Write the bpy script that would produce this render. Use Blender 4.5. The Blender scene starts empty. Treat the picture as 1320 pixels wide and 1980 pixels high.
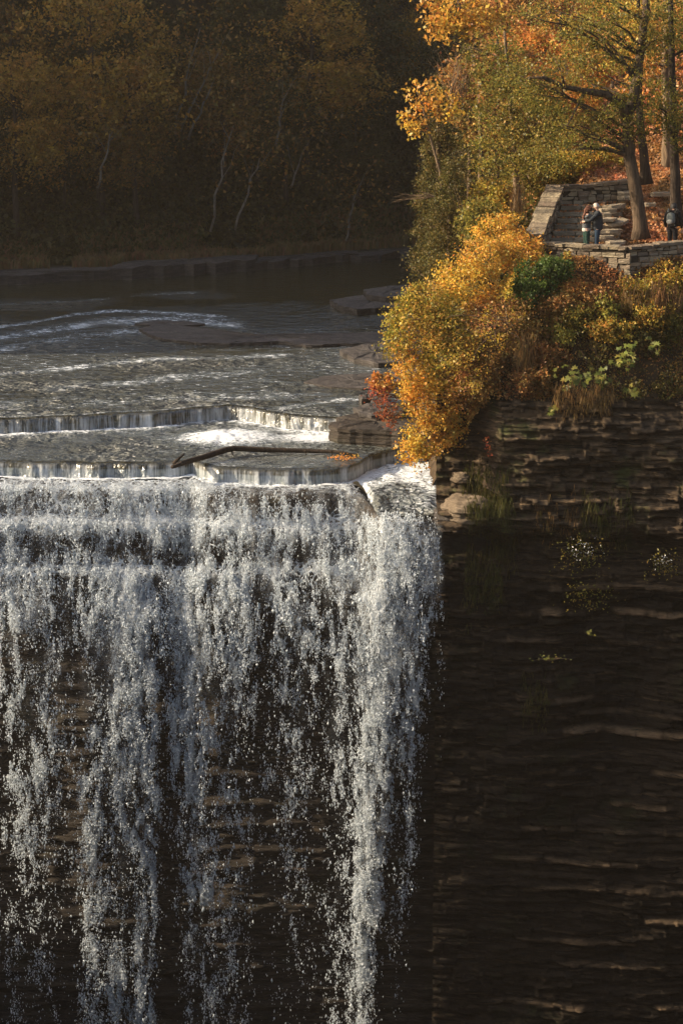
import bpy, bmesh, math, random
import numpy as np
from mathutils import Vector, Matrix

R = math.radians
SC = bpy.context.scene
COL = SC.collection
random.seed(5)
RNG = np.random.default_rng(11)

# ------------------------------------------------------------------ camera
F = 4000.0            # focal length in photo pixels (photo 1320 x 1980)
PITCH = R(12.54)
H = 12.5
cam = bpy.data.cameras.new("camera")
cam.sensor_fit = 'VERTICAL'; cam.sensor_height = 36.0; cam.sensor_width = 24.0
cam.lens = 36.0 * F / 1980.0
cam.clip_start = 0.5; cam.clip_end = 3000
camo = bpy.data.objects.new("camera", cam); COL.objects.link(camo)
camo.location = (0, 0, H)
camo.rotation_euler = (R(90) - PITCH, 0, 0)
SC.camera = camo

# ------------------------------------------------------------------ light
SUN_EL, SUN_A = R(24), R(-.3)       # sun stands to the left, a little beyond the picture plane
S = Vector((-math.cos(SUN_EL)*math.cos(SUN_A), math.cos(SUN_EL)*math.sin(SUN_A), math.sin(SUN_EL)))
sun = bpy.data.lights.new("sun", 'SUN'); sun.energy = 5.0; sun.angle = R(0.5); sun.color = (1.0, 0.81, 0.58)
suno = bpy.data.objects.new("sun", sun); COL.objects.link(suno)
suno.rotation_euler = (-S).to_track_quat('-Z', 'Y').to_euler()
suno.location = (-60, 60, 60)
W = bpy.data.worlds.new("World"); SC.world = W; W.use_nodes = True
wn = W.node_tree.nodes; wl = W.node_tree.links
sky = wn.new('ShaderNodeTexSky'); sky.sky_type = 'NISHITA'; sky.sun_disc = False
sky.sun_elevation = SUN_EL; sky.dust_density = 4.0; sky.air_density = 1.0
sky.sun_rotation = math.atan2(S.x, S.y)
bgn = wn['Background']; bgn.inputs['Strength'].default_value = 0.125
wl.new(sky.outputs['Color'], bgn.inputs['Color'])
SC.view_settings.view_transform = 'Standard'
SC.view_settings.look = 'None'
SC.view_settings.exposure = 0.85
SC.view_settings.gamma = 1.0
SC.view_settings.use_curve_mapping = False
SC.render.engine = 'CYCLES'
cy = SC.cycles
cy.max_bounces = 6; cy.diffuse_bounces = 2; cy.glossy_bounces = 3; cy.transmission_bounces = 3
cy.transparent_max_bounces = 12; cy.volume_bounces = 0
cy.sample_clamp_indirect = 3.0
cy.use_denoising = True

CP, SP = math.cos(PITCH), math.sin(PITCH)
def ray(px, py):
    u = (px-660)/F; v = (990-py)/F
    return Vector((u, CP + v*SP, -SP + v*CP))
def at(px, py, Y):
    d = ray(px, py); return Vector((0, 0, H)) + d*(Y/d.y)
def onz(px, py, Z):
    d = ray(px, py); return Vector((0, 0, H)) + d*((Z-H)/d.z)
def proj(X, Y, Z):
    dz = Z-H
    dep = Y*CP - dz*SP; up = Y*SP + dz*CP
    return 660 + F*X/dep, 990 - F*up/dep

# ------------------------------------------------------------------ numpy noise
def _h(i, j, k, s):
    n = (i.astype(np.int64)*374761393 + j.astype(np.int64)*668265263 + k.astype(np.int64)*2147483647 + s*1013904223) & 0xffffffff
    n = ((n ^ (n >> 13)) * 1274126177) & 0xffffffff
    n = (n ^ (n >> 16)) & 0xffffffff
    return n/4294967295.0
def vn(x, y, z=0.0, s=0):
    x, y, z = np.broadcast_arrays(np.asarray(x, float), np.asarray(y, float), np.asarray(z, float))
    i = np.floor(x); j = np.floor(y); k = np.floor(z)
    a = x-i; b = y-j; c = z-k
    a = a*a*(3-2*a); b = b*b*(3-2*b); c = c*c*(3-2*c)
    r = 0
    for di in (0, 1):
        for dj in (0, 1):
            for dk in (0, 1):
                w = (a if di else 1-a)*(b if dj else 1-b)*(c if dk else 1-c)
                r = r + w*_h(i+di, j+dj, k+dk, s)
    return r
def fbm(x, y, z=0.0, s=0, o=4, g=0.5):
    r = 0; a = 1; t = 0
    for q in range(o):
        r = r + a*vn(np.asarray(x)*2**q, np.asarray(y)*2**q, np.asarray(z)*2**q, s+q*17); t += a; a *= g
    return r/t
def sst(a, b, x):
    t = np.clip((x-a)/(b-a), 0, 1); return t*t*(3-2*t)

# ------------------------------------------------------------------ object helpers
def mesh_np(name, V, Fc, mat, parent=None, attrs=None, smooth=False):
    V = np.ascontiguousarray(V, dtype=np.float32); Fc = np.ascontiguousarray(Fc, dtype=np.int32)
    me = bpy.data.meshes.new(name)
    n, k = Fc.shape
    me.vertices.add(len(V)); me.vertices.foreach_set('co', V.ravel())
    me.loops.add(n*k); me.loops.foreach_set('vertex_index', Fc.ravel())
    me.polygons.add(n)
    me.polygons.foreach_set('loop_start', np.arange(0, n*k, k, dtype=np.int32))
    if smooth: me.polygons.foreach_set('use_smooth', np.ones(n, dtype=bool))
    me.update(calc_edges=True)
    if attrs:
        for kx, a in attrs.items():
            at_ = me.attributes.new(kx, 'FLOAT', 'POINT')
            at_.data.foreach_set('value', np.ascontiguousarray(a, dtype=np.float32).ravel())
    if mat: me.materials.append(mat)
    o = bpy.data.objects.new(name, me); COL.objects.link(o)
    if parent: o.parent = parent
    return o
def grid_faces(nr, nc):
    r = np.arange(nr-1)[:, None]; c = np.arange(nc-1)[None, :]
    a = r*nc + c
    return np.stack([a, a+1, a+nc+1, a+nc], -1).reshape(-1, 4)
def tag(o, label=None, cat=None, group=None, kind=None):
    if label: o['label'] = label
    if cat: o['category'] = cat
    if group: o['group'] = group
    if kind: o['kind'] = kind
    return o
def empty(name, loc, label, cat, group=None, rz=0):
    o = bpy.data.objects.new(name, None); COL.objects.link(o)
    o.location = loc; o.rotation_euler = (0, 0, rz); o.empty_display_size = 0.3
    return tag(o, label, cat, group)

class MB:
    def __init__(s): s.v = []; s.f = []
    def add(s, vs, fs):
        n = len(s.v); s.v += [tuple(q) for q in vs]; s.f += [tuple(i+n for i in q) for q in fs]
    def box(s, c, d, rot=None, jit=0.0):
        vs = []
        for x in (-1, 1):
            for y in (-1, 1):
                for z in (-1, 1):
                    p = Vector((x*d[0]/2, y*d[1]/2, z*d[2]/2)) + Vector([random.uniform(-jit, jit) for _ in range(3)])
                    if rot: p = rot @ p
                    vs.append(p + Vector(c))
        s.add(vs, [(0, 1, 3, 2), (4, 6, 7, 5), (0, 4, 5, 1), (2, 3, 7, 6), (0, 2, 6, 4), (1, 5, 7, 3)])
    def tube(s, pts, rad, n=6, cap=True):
        pts = [Vector(p) for p in pts]; k = len(pts); rings = []
        up = Vector((0.13, 0.9, 0.21)).normalized()
        for i, p in enumerate(pts):
            t = (pts[min(i+1, k-1)] - pts[max(i-1, 0)])
            t = t.normalized() if t.length > 1e-9 else Vector((0, 0, 1))
            a = t.cross(up)
            if a.length < 1e-3: a = t.cross(Vector((1, 0, 0)))
            a.normalize(); b = t.cross(a)
            rings.append([p + (a*math.cos(6.2832*j/n) + b*math.sin(6.2832*j/n))*rad[i] for j in range(n)])
        vs = [q for r_ in rings for q in r_]; fs = []
        for i in range(k-1):
            for j in range(n):
                fs.append((i*n+j, i*n+(j+1) % n, (i+1)*n+(j+1) % n, (i+1)*n+j))
        if cap: fs.append(tuple(range(n-1, -1, -1))); fs.append(tuple((k-1)*n+j for j in range(n)))
        s.add(vs, fs)
    def build(s, name, mat, parent=None, smooth=False):
        me = bpy.data.meshes.new(name); me.from_pydata(s.v, [], s.f); me.update()
        if smooth:
            for p in me.polygons: p.use_smooth = True
        me.materials.append(mat)
        o = bpy.data.objects.new(name, me); COL.objects.link(o)
        if parent: o.parent = parent
        return o

# ------------------------------------------------------------------ materials
class NT:
    def __init__(s, name):
        s.m = bpy.data.materials.new(name); s.m.use_nodes = True
        s.t = s.m.node_tree; s.t.nodes.clear()
        s.out = s.t.nodes.new('ShaderNodeOutputMaterial')
        s.geo = None
    def n(s, typ, ins=None, **props):
        q = s.t.nodes.new('ShaderNode'+typ)
        for k, v in props.items(): setattr(q, k, v)
        for k, v in (ins or {}).items():
            if hasattr(v, 'is_linked') or isinstance(v, bpy.types.NodeSocket): s.t.links.new(v, q.inputs[k])
            else: q.inputs[k].default_value = v
        return q
    def pos(s):
        if not s.geo: s.geo = s.n('NewGeometry')
        return s.geo.outputs['Position']
    def scaled(s, sc, src=None):
        return s.n('VectorMath', {0: src or s.pos(), 1: sc}, operation='MULTIPLY').outputs[0]
    def noise(s, sc=(1, 1, 1), detail=5, rough=0.55, src=None, dist=0.0, col=False):
        q = s.n('TexNoise', {'Vector': s.scaled(sc, src), 'Scale': 1.0, 'Detail': detail, 'Roughness': rough, 'Distortion': dist})
        return q.outputs['Color' if col else 'Fac']
    def ramp(s, fac, stops, interp='LINEAR'):
        q = s.n('ValToRGB', {'Fac': fac}); cr = q.color_ramp; cr.interpolation = interp
        while len(cr.elements) > 1: cr.elements.remove(cr.elements[-1])
        cr.elements[0].position = stops[0][0]; cr.elements[0].color = (*stops[0][1], 1)
        for p, c in stops[1:]:
            e = cr.elements.new(p); e.color = (*c, 1)
        return q.outputs['Color']
    def math(s, op, a, b=0.0, c=None, clamp=False):
        ins = {0: a, 1: b}
        if c is not None: ins[2] = c
        return s.n('Math', ins, operation=op, use_clamp=clamp).outputs[0]
    def mapr(s, v, a, b, c=0.0, d=1.0, smooth=False):
        return s.n('MapRange', {'Value': v, 'From Min': a, 'From Max': b, 'To Min': c, 'To Max': d}, interpolation_type='SMOOTHSTEP' if smooth else 'LINEAR').outputs[0]
    def mixc(s, f, a, b, mode='MIX'):
        q = s.n('Mix', data_type='RGBA', blend_type=mode)
        for i, v in ((0, f), (6, a), (7, b)):
            if isinstance(v, bpy.types.NodeSocket): s.t.links.new(v, q.inputs[i])
            else: q.inputs[i].default_value = v if i == 0 else (*v, 1)
        return q.outputs[2]
    def attr(s, name): return s.n('Attribute', attribute_name=name).outputs['Fac']
    def bump(s, h, strength=0.5, dist=0.1):
        return s.n('Bump', {'Height': h, 'Strength': strength, 'Distance': dist}).outputs[0]
    def bsdf(s, col, rough=0.8, spec=0.3, normal=None, **kw):
        ins = {'Roughness': rough, 'Specular IOR Level': spec}
        ins['Base Color'] = col if isinstance(col, bpy.types.NodeSocket) else (*col, 1)
        if normal is not None: ins['Normal'] = normal
        ins.update(kw)
        return s.n('BsdfPrincipled', ins).outputs[0]
    def mix(s, f, a, b): return s.n('MixShader', {0: f, 1: a, 2: b}).outputs[0]
    def done(s, sh): s.t.links.new(sh, s.out.inputs['Surface']); return s.m

def leaf_mat(name, cols, trans=0.45, var=1.0):
    t = NT(name)
    g = t.n('NewGeometry').outputs['Random Per Island']
    k = len(cols)
    c = t.ramp(g, [(i/(k-1), q) for i, q in enumerate(cols)])
    big = t.noise((1.3, 1.3, 1.3), 3)
    hsv = t.n('HueSaturation', {'Hue': t.mapr(t.noise((.8, .8, .8), 2), .35, .65, .482, .513), 'Saturation': 1.0, 'Value': t.mapr(big, .3, .7, .5, 1.35), 'Color': c}).outputs[0]
    d = t.n('BsdfDiffuse', {'Color': hsv}).outputs[0]
    tr = t.n('BsdfTranslucent', {'Color': hsv}).outputs[0]
    gl = t.n('BsdfGlossy', {'Color': (.9, .9, .9, 1), 'Roughness': .45}).outputs[0]
    return t.done(t.mix(0.015, t.mix(trans, d, tr), gl))
def plain(name, col, rough=0.8, spec=0.3, nsc=6, amt=0.35, bmp=0.3):
    t = NT(name)
    n = t.noise((nsc, nsc, nsc), 5)
    c = t.mixc(t.mapr(n, .3, .7), tuple(q*(1-amt) for q in col), tuple(min(1, q*(1+amt)) for q in col))
    return t.done(t.bsdf(c, rough, spec, t.bump(n, bmp, 0.03)))
def bark_mat(name, a, b):
    t = NT(name)
    n = t.noise((14, 14, 2.2), 6, .65)
    c = t.ramp(n, [(.3, a), (.7, b)])
    return t.done(t.bsdf(c, .9, .15, t.bump(n, 0.9, 0.06)))
def rock_mat(name, dark, mid, light, wet=0.0, zs=4.5, moss=0.0, isl=0.0, bed=False):
    t = NT(name)
    w = t.noise((.5, .5, .9), 3)
    zw = t.n('VectorMath', {0: t.pos(), 1: t.n('CombineXYZ', {'Z': t.math('MULTIPLY', w, .35)}).outputs[0]}, operation='ADD').outputs[0]
    lay = t.noise((.35, .35, zs), 6, .7, src=zw)
    sm = t.noise((3, 3, 9), 6, .65)
    c = t.ramp(lay, [(.28, dark), (.45, mid), (.56, tuple(.6*a+.4*b for a, b in zip(dark, mid))), (.68, light), (.8, mid)])
    c = t.mixc(t.mapr(sm, .35, .7, 0, .75), c, dark)
    if moss:
        mo = t.noise((.8, .8, .8), 5, .65)
        c = t.mixc(t.mapr(mo, .56, .68, 0, moss), c, (.035, .042, .012))
    if isl:
        g = t.n('NewGeometry').outputs['Random Per Island']
        c = t.n('HueSaturation', {'Hue': t.mapr(g, 0, 1, .485, .51), 'Saturation': 1.0, 'Value': t.mapr(g, 0, 1, 1-isl, 1+isl), 'Color': c}).outputs[0]
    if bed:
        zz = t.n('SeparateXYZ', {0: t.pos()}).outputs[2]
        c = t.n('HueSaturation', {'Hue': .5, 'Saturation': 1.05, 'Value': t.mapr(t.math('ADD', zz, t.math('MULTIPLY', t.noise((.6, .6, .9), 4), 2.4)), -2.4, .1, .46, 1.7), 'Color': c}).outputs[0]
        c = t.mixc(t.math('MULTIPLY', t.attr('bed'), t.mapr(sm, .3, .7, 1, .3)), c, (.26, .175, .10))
        ln = t.noise((.8, .8, 16), 5, .7, src=zw)
        c = t.mixc(t.mapr(ln, .56, .62, 0, .85), c, (.006, .005, .004))
    hgt = t.math('ADD', t.math('MULTIPLY', lay, 1.2), sm)
    return t.done(t.bsdf(c, .9-.45*wet, .25+.3*wet, t.bump(hgt, 0.9, 0.12)))

M = {}
M['bark'] = bark_mat('bark', (.055, .038, .024), (.26, .185, .115))
M['bark_mid'] = bark_mat('bark_mid', (.028, .020, .014), (.15, .105, .068))
M['coping'] = None
M['bark_dark'] = bark_mat('bark_dark', (.018, .014, .011), (.075, .055, .04))
M['bark_pale'] = bark_mat('bark_pale', (.30, .28, .24), (.62, .60, .54))
M['twig'] = plain('twig', (.17, .115, .07), .9, .1)
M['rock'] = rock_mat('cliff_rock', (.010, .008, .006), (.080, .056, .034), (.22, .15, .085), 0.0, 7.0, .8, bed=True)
M['rock_wet'] = rock_mat('wet_rock', (.012, .0095, .007), (.055, .040, .026), (.12, .085, .052), 0.35, 4.6, .3)
M['rock_shelf'] = rock_mat('shelf_rock', (.022, .018, .016), (.09, .078, .068), (.16, .14, .125), 0.3, 9)
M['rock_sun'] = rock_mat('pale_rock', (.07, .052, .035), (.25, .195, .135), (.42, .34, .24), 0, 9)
M['stone'] = rock_mat('wall_stone', (.17, .135, .09), (.40, .325, .225), (.55, .46, .33), 0, 2.5, 0, .4)
M['stone2'] = rock_mat('slab_stone', (.16, .13, .09), (.38, .31, .22), (.52, .44, .32), 0, 3, 0, .3)
M['coping'] = rock_mat('coping_stone', (.11, .085, .058), (.29, .23, .155), (.44, .36, .25), 0, 2.5, 0, .35)
M['mortar'] = plain('mortar_dark', (.05, .04, .03), 1, .05)  # dark core that shows in the joints between the stones
M['soil'] = plain('soil', (.06, .042, .025), .95, .1, 3, .5)
M['soil_far'] = plain('soil_far', (.035, .03, .018), .95, .1, 1, .5)

L_YEL = leaf_mat('leaves_yellow', [(.70, .38, .05), (.82, .50, .09), (.58, .40, .06), (.74, .30, .045), (.38, .33, .06), (.85, .56, .14)])
L_GOLD = leaf_mat('leaves_golden_green', [(.24, .24, .04), (.42, .35, .06), (.58, .38, .06), (.17, .19, .035), (.62, .30, .045), (.66, .50, .12)])
L_OLIVE = leaf_mat('leaves_olive', [(.11, .13, .03), (.22, .20, .04), (.34, .27, .05), (.08, .10, .025), (.44, .27, .05)])
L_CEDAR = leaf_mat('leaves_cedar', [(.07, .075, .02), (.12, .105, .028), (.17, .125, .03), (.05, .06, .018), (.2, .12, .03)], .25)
L_ORANGE = leaf_mat('leaves_orange', [(.55, .21, .045), (.66, .31, .07), (.45, .17, .04), (.70, .42, .10), (.40, .27, .06)])
L_GREEN = leaf_mat('leaves_green', [(.07, .13, .025), (.10, .17, .035), (.05, .09, .02), (.14, .18, .05)])
L_LIME = leaf_mat('leaves_lime', [(.26, .27, .05), (.38, .34, .07), (.20, .23, .04), (.42, .31, .06)])
L_RED = leaf_mat('leaves_red', [(.32, .06, .03), (.40, .12, .05), (.24, .05, .03), (.46, .22, .08)])
L_RUST = leaf_mat('leaves_rust', [(.30, .13, .045), (.42, .22, .07), (.56, .26, .07), (.20, .10, .04), (.40, .30, .09), (.62, .36, .12)])
L_LITTER = leaf_mat('leaves_litter', [(.62, .26, .085), (.72, .37, .14), (.45, .18, .07), (.80, .50, .26), (.32, .15, .07)], .3)
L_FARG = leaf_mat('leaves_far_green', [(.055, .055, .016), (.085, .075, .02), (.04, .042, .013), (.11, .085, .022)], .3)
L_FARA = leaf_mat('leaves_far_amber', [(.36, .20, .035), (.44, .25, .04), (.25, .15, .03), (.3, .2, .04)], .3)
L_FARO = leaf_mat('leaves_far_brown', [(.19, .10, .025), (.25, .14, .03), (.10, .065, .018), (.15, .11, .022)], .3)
GRASS = leaf_mat('dry_grass', [(.20, .12, .045), (.15, .10, .04), (.30, .17, .055), (.10, .09, .03)], .3)
GRASS_G = leaf_mat('green_grass', [(.05, .06, .015), (.08, .08, .02), (.12, .10, .03), (.03, .04, .012)], .3)
GRASS_F = leaf_mat('far_grass', [(.18, .12, .045), (.12, .10, .035), (.22, .11, .05), (.09, .085, .03)], .3)

# water of the river
def water_mat(name, base):
    t = NT(name)
    p = t.pos()
    big = t.noise((.16, .22, .1), 4, .55)
    n1 = t.noise((1.2, 1.7, 1), 3, .55)
    n2 = t.noise((4.0, 4.5, 2), 3, .6)
    h = t.math('ADD', n1, t.math('MULTIPLY', n2, .28))
    rp = t.attr('rip')
    amt = t.math('MULTIPLY', t.mapr(big, .36, .62, .15, 1.0, True), rp)
    nrm = t.n('Bump', {'Height': h, 'Strength': t.mapr(amt, 0, 1, .12, 1.0), 'Distance': 1.1}).outputs[0]
    bc = t.mixc(t.mapr(t.attr('foam_glint'), .22, .50, 0, 1), base, (.15, .175, .18))  # grey-blue of aerated water, with the sky's sheen put into the colour
    wat = t.bsdf(bc, t.mapr(amt, .2, 1.5, .06, .50), .6, nrm)
    # foam, and white flecks painted as glints of the sky
    fm = t.attr('foam_glint')
    yy = t.n('SeparateXYZ', {0: p}).outputs[1]
    f1 = t.n('Mix', {0: t.mapr(yy, 69, 73), 2: t.noise((3.6, 7.5, 3.0), 8, .72, dist=.5), 3: t.noise((2.6, 3.6, 3.0), 5, .66, dist=.3)}, data_type='FLOAT').outputs[0]
    f2 = t.n('TexVoronoi', {'Vector': t.scaled((5, 9, 4), t.n('VectorMath', {0: p, 1: t.scaled((.5, .5, .5), t.noise((2, 2, 2), 3, col=True))}, operation='ADD').outputs[0]), 'Scale': 1.0}, feature='DISTANCE_TO_EDGE').outputs['Distance']
    fv = t.math('ADD', t.math('MULTIPLY', f1, .8), t.math('MULTIPLY', t.math('SUBTRACT', .3, f2), .5))
    th = t.math('SUBTRACT', 1.0, fm)
    al = t.mapr(t.math('SUBTRACT', fv, t.mapr(th, 0, 1, .18, .82)), -.05, .08, 0, 1, True)
    # streaks on falling parts
    fl = t.attr('fall')
    st = t.noise((22, 1.6, .9), 6, .75)
    sb = t.noise((2.3, 1.0, .3), 4, .65)
    sa = t.mapr(t.math('ADD', t.math('MULTIPLY', st, .5), t.math('MULTIPLY', sb, .75)), .56, .78, 0.0, .72)
    al = t.n('Mix', {0: fl, 2: al, 3: sa}, data_type='FLOAT').outputs[0]
    foam_glint = t.bsdf((.78, .82, .84), .7, .3, t.bump(f1, .6, .15))
    return t.done(t.mix(al, wat, foam_glint))
M['water'] = water_mat('river_water', (.040, .037, .020))

# broken falling water: white lace with holes
def froth_mat(name, sx, sz, soft, seed, col=(.83, .89, .93)):
    t = NT(name)
    off = t.n('VectorMath', {0: t.pos(), 1: (seed*13.1, seed*7.7, seed*3.3)}, operation='ADD').outputs[0]
    wc = t.noise((1.3, 1.3, .8), 4, .6, src=off, col=True)
    w = t.n('VectorMath', {0: off, 1: t.scaled((.45, .45, .5), wc)}, operation='ADD').outputs[0]
    f1 = t.noise((sx, sx, sz), 8, .72, src=w)
    v = t.n('TexVoronoi', {'Vector': t.scaled((sx*.9, sx*.9, sz*.9), w), 'Scale': 1.0}, feature='DISTANCE_TO_EDGE').outputs['Distance']
    lace = t.mapr(v, 0, .24, 1, 0)
    fine = t.noise((sx*4, sx*4, sz*5), 3, .7, src=w)
    val = t.math('ADD', t.math('ADD', t.math('MULTIPLY', f1, .52), t.math('MULTIPLY', lace, .26)), t.math('MULTIPLY', fine, .20))
    cov = t.attr('cov')
    th = t.mapr(cov, 0, 1, .88, .33)
    zz = t.n('SeparateXYZ', {0: t.pos()}).outputs[2]
    sf = t.mapr(zz, -4, -15, soft, soft*3.2)
    df = t.math('DIVIDE', t.math('SUBTRACT', val, th), sf)
    al = t.math('MULTIPLY', t.mapr(df, -1, 1, 0, 1, True), t.mapr(zz, -4, -16, 1, .72))
    nr = t.bump(val, .9, .25)
    d = t.n('BsdfDiffuse', {'Color': (*col, 1), 'Normal': nr}).outputs[0]
    tr = t.n('BsdfTranslucent', {'Color': (*col, 1), 'Normal': nr}).outputs[0]
    sh = t.mix(.4, d, tr)
    tp = t.n('BsdfTransparent').outputs[0]
    return t.done(t.mix(al, tp, sh))
M['froth_a'] = froth_mat('froth_front', 5.0, 2.8, .025, 1)
M['froth_b'] = froth_mat('froth_back', 4.2, 1.6, .035, 2)
M['froth_c'] = froth_mat('froth_fine', 9.5, 5.0, .035, 3)
def mist_mat():
    t = NT('mist')
    n = t.noise((1.6, 1.6, .5), 5, .6)
    n2 = t.noise((9, 9, 7), 4, .7)
    a = t.math('MULTIPLY', t.mapr(t.math('ADD', t.math('MULTIPLY', n, .6), t.math('MULTIPLY', n2, .28)), .38, .64, 0, 1, True), t.mapr(t.attr('cov'), .12, .85, 0, .62, True))
    d = t.n('BsdfDiffuse', {'Color': (.83, .89, .93, 1)}).outputs[0]; tr = t.n('BsdfTranslucent', {'Color': (.83, .89, .93, 1)}).outputs[0]
    return t.done(t.mix(a, t.n('BsdfTransparent').outputs[0], t.mix(.5, d, tr)))
M['mist'] = mist_mat()
def drop_mat():
    t = NT('water_drops')
    d = t.n('BsdfDiffuse', {'Color': (.83, .89, .93, 1)}).outputs[0]
    tr = t.n('BsdfTranslucent', {'Color': (.83, .89, .93, 1)}).outputs[0]
    return t.done(t.mix(.4, d, tr))
M['drops'] = drop_mat()

# ------------------------------------------------------------------ leaves
def leaf_geo(C, size, flat=None, rng=RNG, wid=.62):
    """rhombic leaf quads at centres C; flat = preferred normal mix"""
    n = len(C)
    a = rng.normal(size=(n, 3)); a /= np.linalg.norm(a, axis=1)[:, None]
    b = rng.normal(size=(n, 3))
    if flat is not None:
        nn = rng.normal(size=(n, 3))*flat[1] + np.array(flat[0])[None, :]
        nn /= np.linalg.norm(nn, axis=1)[:, None]
        a = a - nn*(a*nn).sum(1)[:, None]; a /= np.linalg.norm(a, axis=1)[:, None]
        b = np.cross(nn, a)
    else:
        b = b - a*(a*b).sum(1)[:, None]; b /= np.linalg.norm(b, axis=1)[:, None]
        nn = np.cross(a, b)
    s = np.broadcast_to(np.asarray(size, float), (n,))*rng.uniform(.6, 1.35, n)
    s = s[:, None]*.5
    off = nn*s*.35
    V = np.stack([C-a*s, C+b*s*wid+off, C+a*s, C-b*s*wid+off], 1).reshape(-1, 3)
    return V
def leaf_obj(name, C, size, mat, parent=None, flat=None, wid=.62):
    V = leaf_geo(C, size, flat, wid=wid)
    Fc = np.arange(len(V), dtype=np.int32).reshape(-1, 4)
    return mesh_np(name, V, Fc, mat, parent)
def blob_points(blobs, nclump, per, cr, rng=RNG, shell=.55, flatten=.7):
    vol = np.array([b[3]*b[4]*b[5] for b in blobs])**(2/3); vol = vol/vol.sum()
    out = []; cens = []
    for b, w in zip(blobs, vol):
        k = max(3, int(round(nclump*w)))
        d = rng.normal(size=(k, 3)); d /= np.linalg.norm(d, axis=1)[:, None]
        r = rng.uniform(shell**2, 1, k)**.5
        c = np.array(b[:3]) + d*r[:, None]*np.array(b[3:6])
        cens.append(c)
    cens = np.concatenate(cens)
    k = len(cens)
    m = rng.poisson(per, k)
    idx = np.repeat(np.arange(k), m)
    rr = cr*rng.uniform(.6, 1.4, k)[idx]
    g = rng.normal(size=(len(idx), 3))*np.array([1, 1, flatten])
    out = cens[idx] + g*rr[:, None]*.55
    return out, cens
def limb_path(a, b, sag=.15, n=5, rng=random):
    a = Vector(a); b = Vector(b); L = (b-a).length
    pts = []
    j = Vector((rng.uniform(-1, 1), rng.uniform(-1, 1), rng.uniform(0, 1)))*L*sag
    for i in range(n+1):
        t = i/n
        pts.append(a.lerp(b, t) + j*4*t*(1-t)*.5 + Vector([rng.uniform(-1, 1) for _ in range(3)])*L*.03*(1 if 0 < i < n else 0))
    return pts
def make_tree(name, label, cat, base, path, r0, blobs, nclump, per, cr, lsize, lmat, bark, group=None, nlimb=14, limbs=None, r1=.35, part='crown', start=.3, sides=8, twig_n=0, shell=.55):
    """base world vec; path/blobs in world coords. trunk, limbs, crown are parts"""
    base = Vector(base)
    e = empty(name, base, label, cat, group)
    t = MB(); pts = [Vector(p)-base for p in path]
    k = len(pts)
    # densify
    dp = []; dr = []
    for i in range(k-1):
        for q in range(4):
            u = q/4; dp.append(pts[i].lerp(pts[i+1], u)); f = (i+u)/(k-1); dr.append(r0*(1-f*(1-r1)))
    dp.append(pts[-1]); dr.append(r0*r1)
    for i in range(1, len(dp)-1):
        dp[i] = dp[i] + Vector((random.uniform(-1, 1), random.uniform(-1, 1), 0))*r0*.12
    dr[0] *= 1.45; dr[1] *= 1.12
    t.tube(dp, dr, sides)
    t.build('trunk', bark, e, True)
    P, cens = blob_points(blobs, nclump, per, cr, shell=shell)
    bb = np.array(base)
    ms = MB()
    if limbs:
        for lp, ra, rb in limbs:
            lp = [Vector(p)-base for p in lp]; n = len(lp)
            ms.tube(lp, [ra+(rb-ra)*i/(n-1) for i in range(n)], 6)
    cl = list(cens); random.shuffle(cl)
    for c in cl[:nlimb]:
        c = Vector(c)-base
        i = int(len(dp)*random.uniform(start, .98))
        i = min(i, len(dp)-1)
        # prefer attaching lower than the clump
        best = min(range(int(len(dp)*start), len(dp)), key=lambda q: abs(dp[q].z - (c.z - .45*(c-dp[q]).length)))
        pth = limb_path(dp[best], c)
        rr = dr[best]*.4
        ms.tube(pth, [rr*(1-.8*q/5) for q in range(6)], 5)
        for _ in range(2+twig_n):
            c2 = c + Vector([random.uniform(-1, 1) for _ in range(3)])*cr*1.6
            ms.tube(limb_path(pth[3], c2, .1, 3), [rr*.3, rr*.22, rr*.15, rr*.06], 4)
    if ms.v: ms.build('limb', bark, e, True)
    leaf_obj(part, P-bb, lsize, lmat, e)
    return e
def copy_tree(o, parent=None):
    c = o.copy(); COL.objects.link(c)
    if parent: c.parent = parent
    for ch in list(o.children): copy_tree(ch, c)
    return c

def blade_obj(name, bases, L, bend, mat, parent=None, w=.02, spread=.5, down=False):
    """bent grass blades: two quads each"""
    n = len(bases); r = RNG
    ang = r.uniform(0, 6.283, n); out = np.stack([np.cos(ang), np.sin(ang), np.zeros(n)], 1)*spread
    out[:, 1] -= bend[0]
    Ls = L*r.uniform(.6, 1.3, n)[:, None]
    up = np.array([0, 0, 1.0])[None, :]
    p0 = bases; p1 = p0 + (up*.75 + out*.45)*Ls*.6
    p2 = p1 + (up*(-.9 if down else .25) + out*.8)*Ls*.6
    side = np.stack([-np.sin(ang+1), np.cos(ang+1)*.3, np.zeros(n)], 1); side /= np.linalg.norm(side, axis=1)[:, None]
    side = side*w
    V = np.stack([p0-side, p0+side, p1+side*.8, p1-side*.8, p2+side*.15, p2-side*.15], 1).reshape(-1, 3)
    i = np.arange(n)[:, None]*6
    Fc = np.concatenate([i+np.array([[0, 1, 2, 3]]), i+np.array([[3, 2, 4, 5]])], 0)
    return mesh_np(name, V, Fc, mat, parent)

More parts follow.
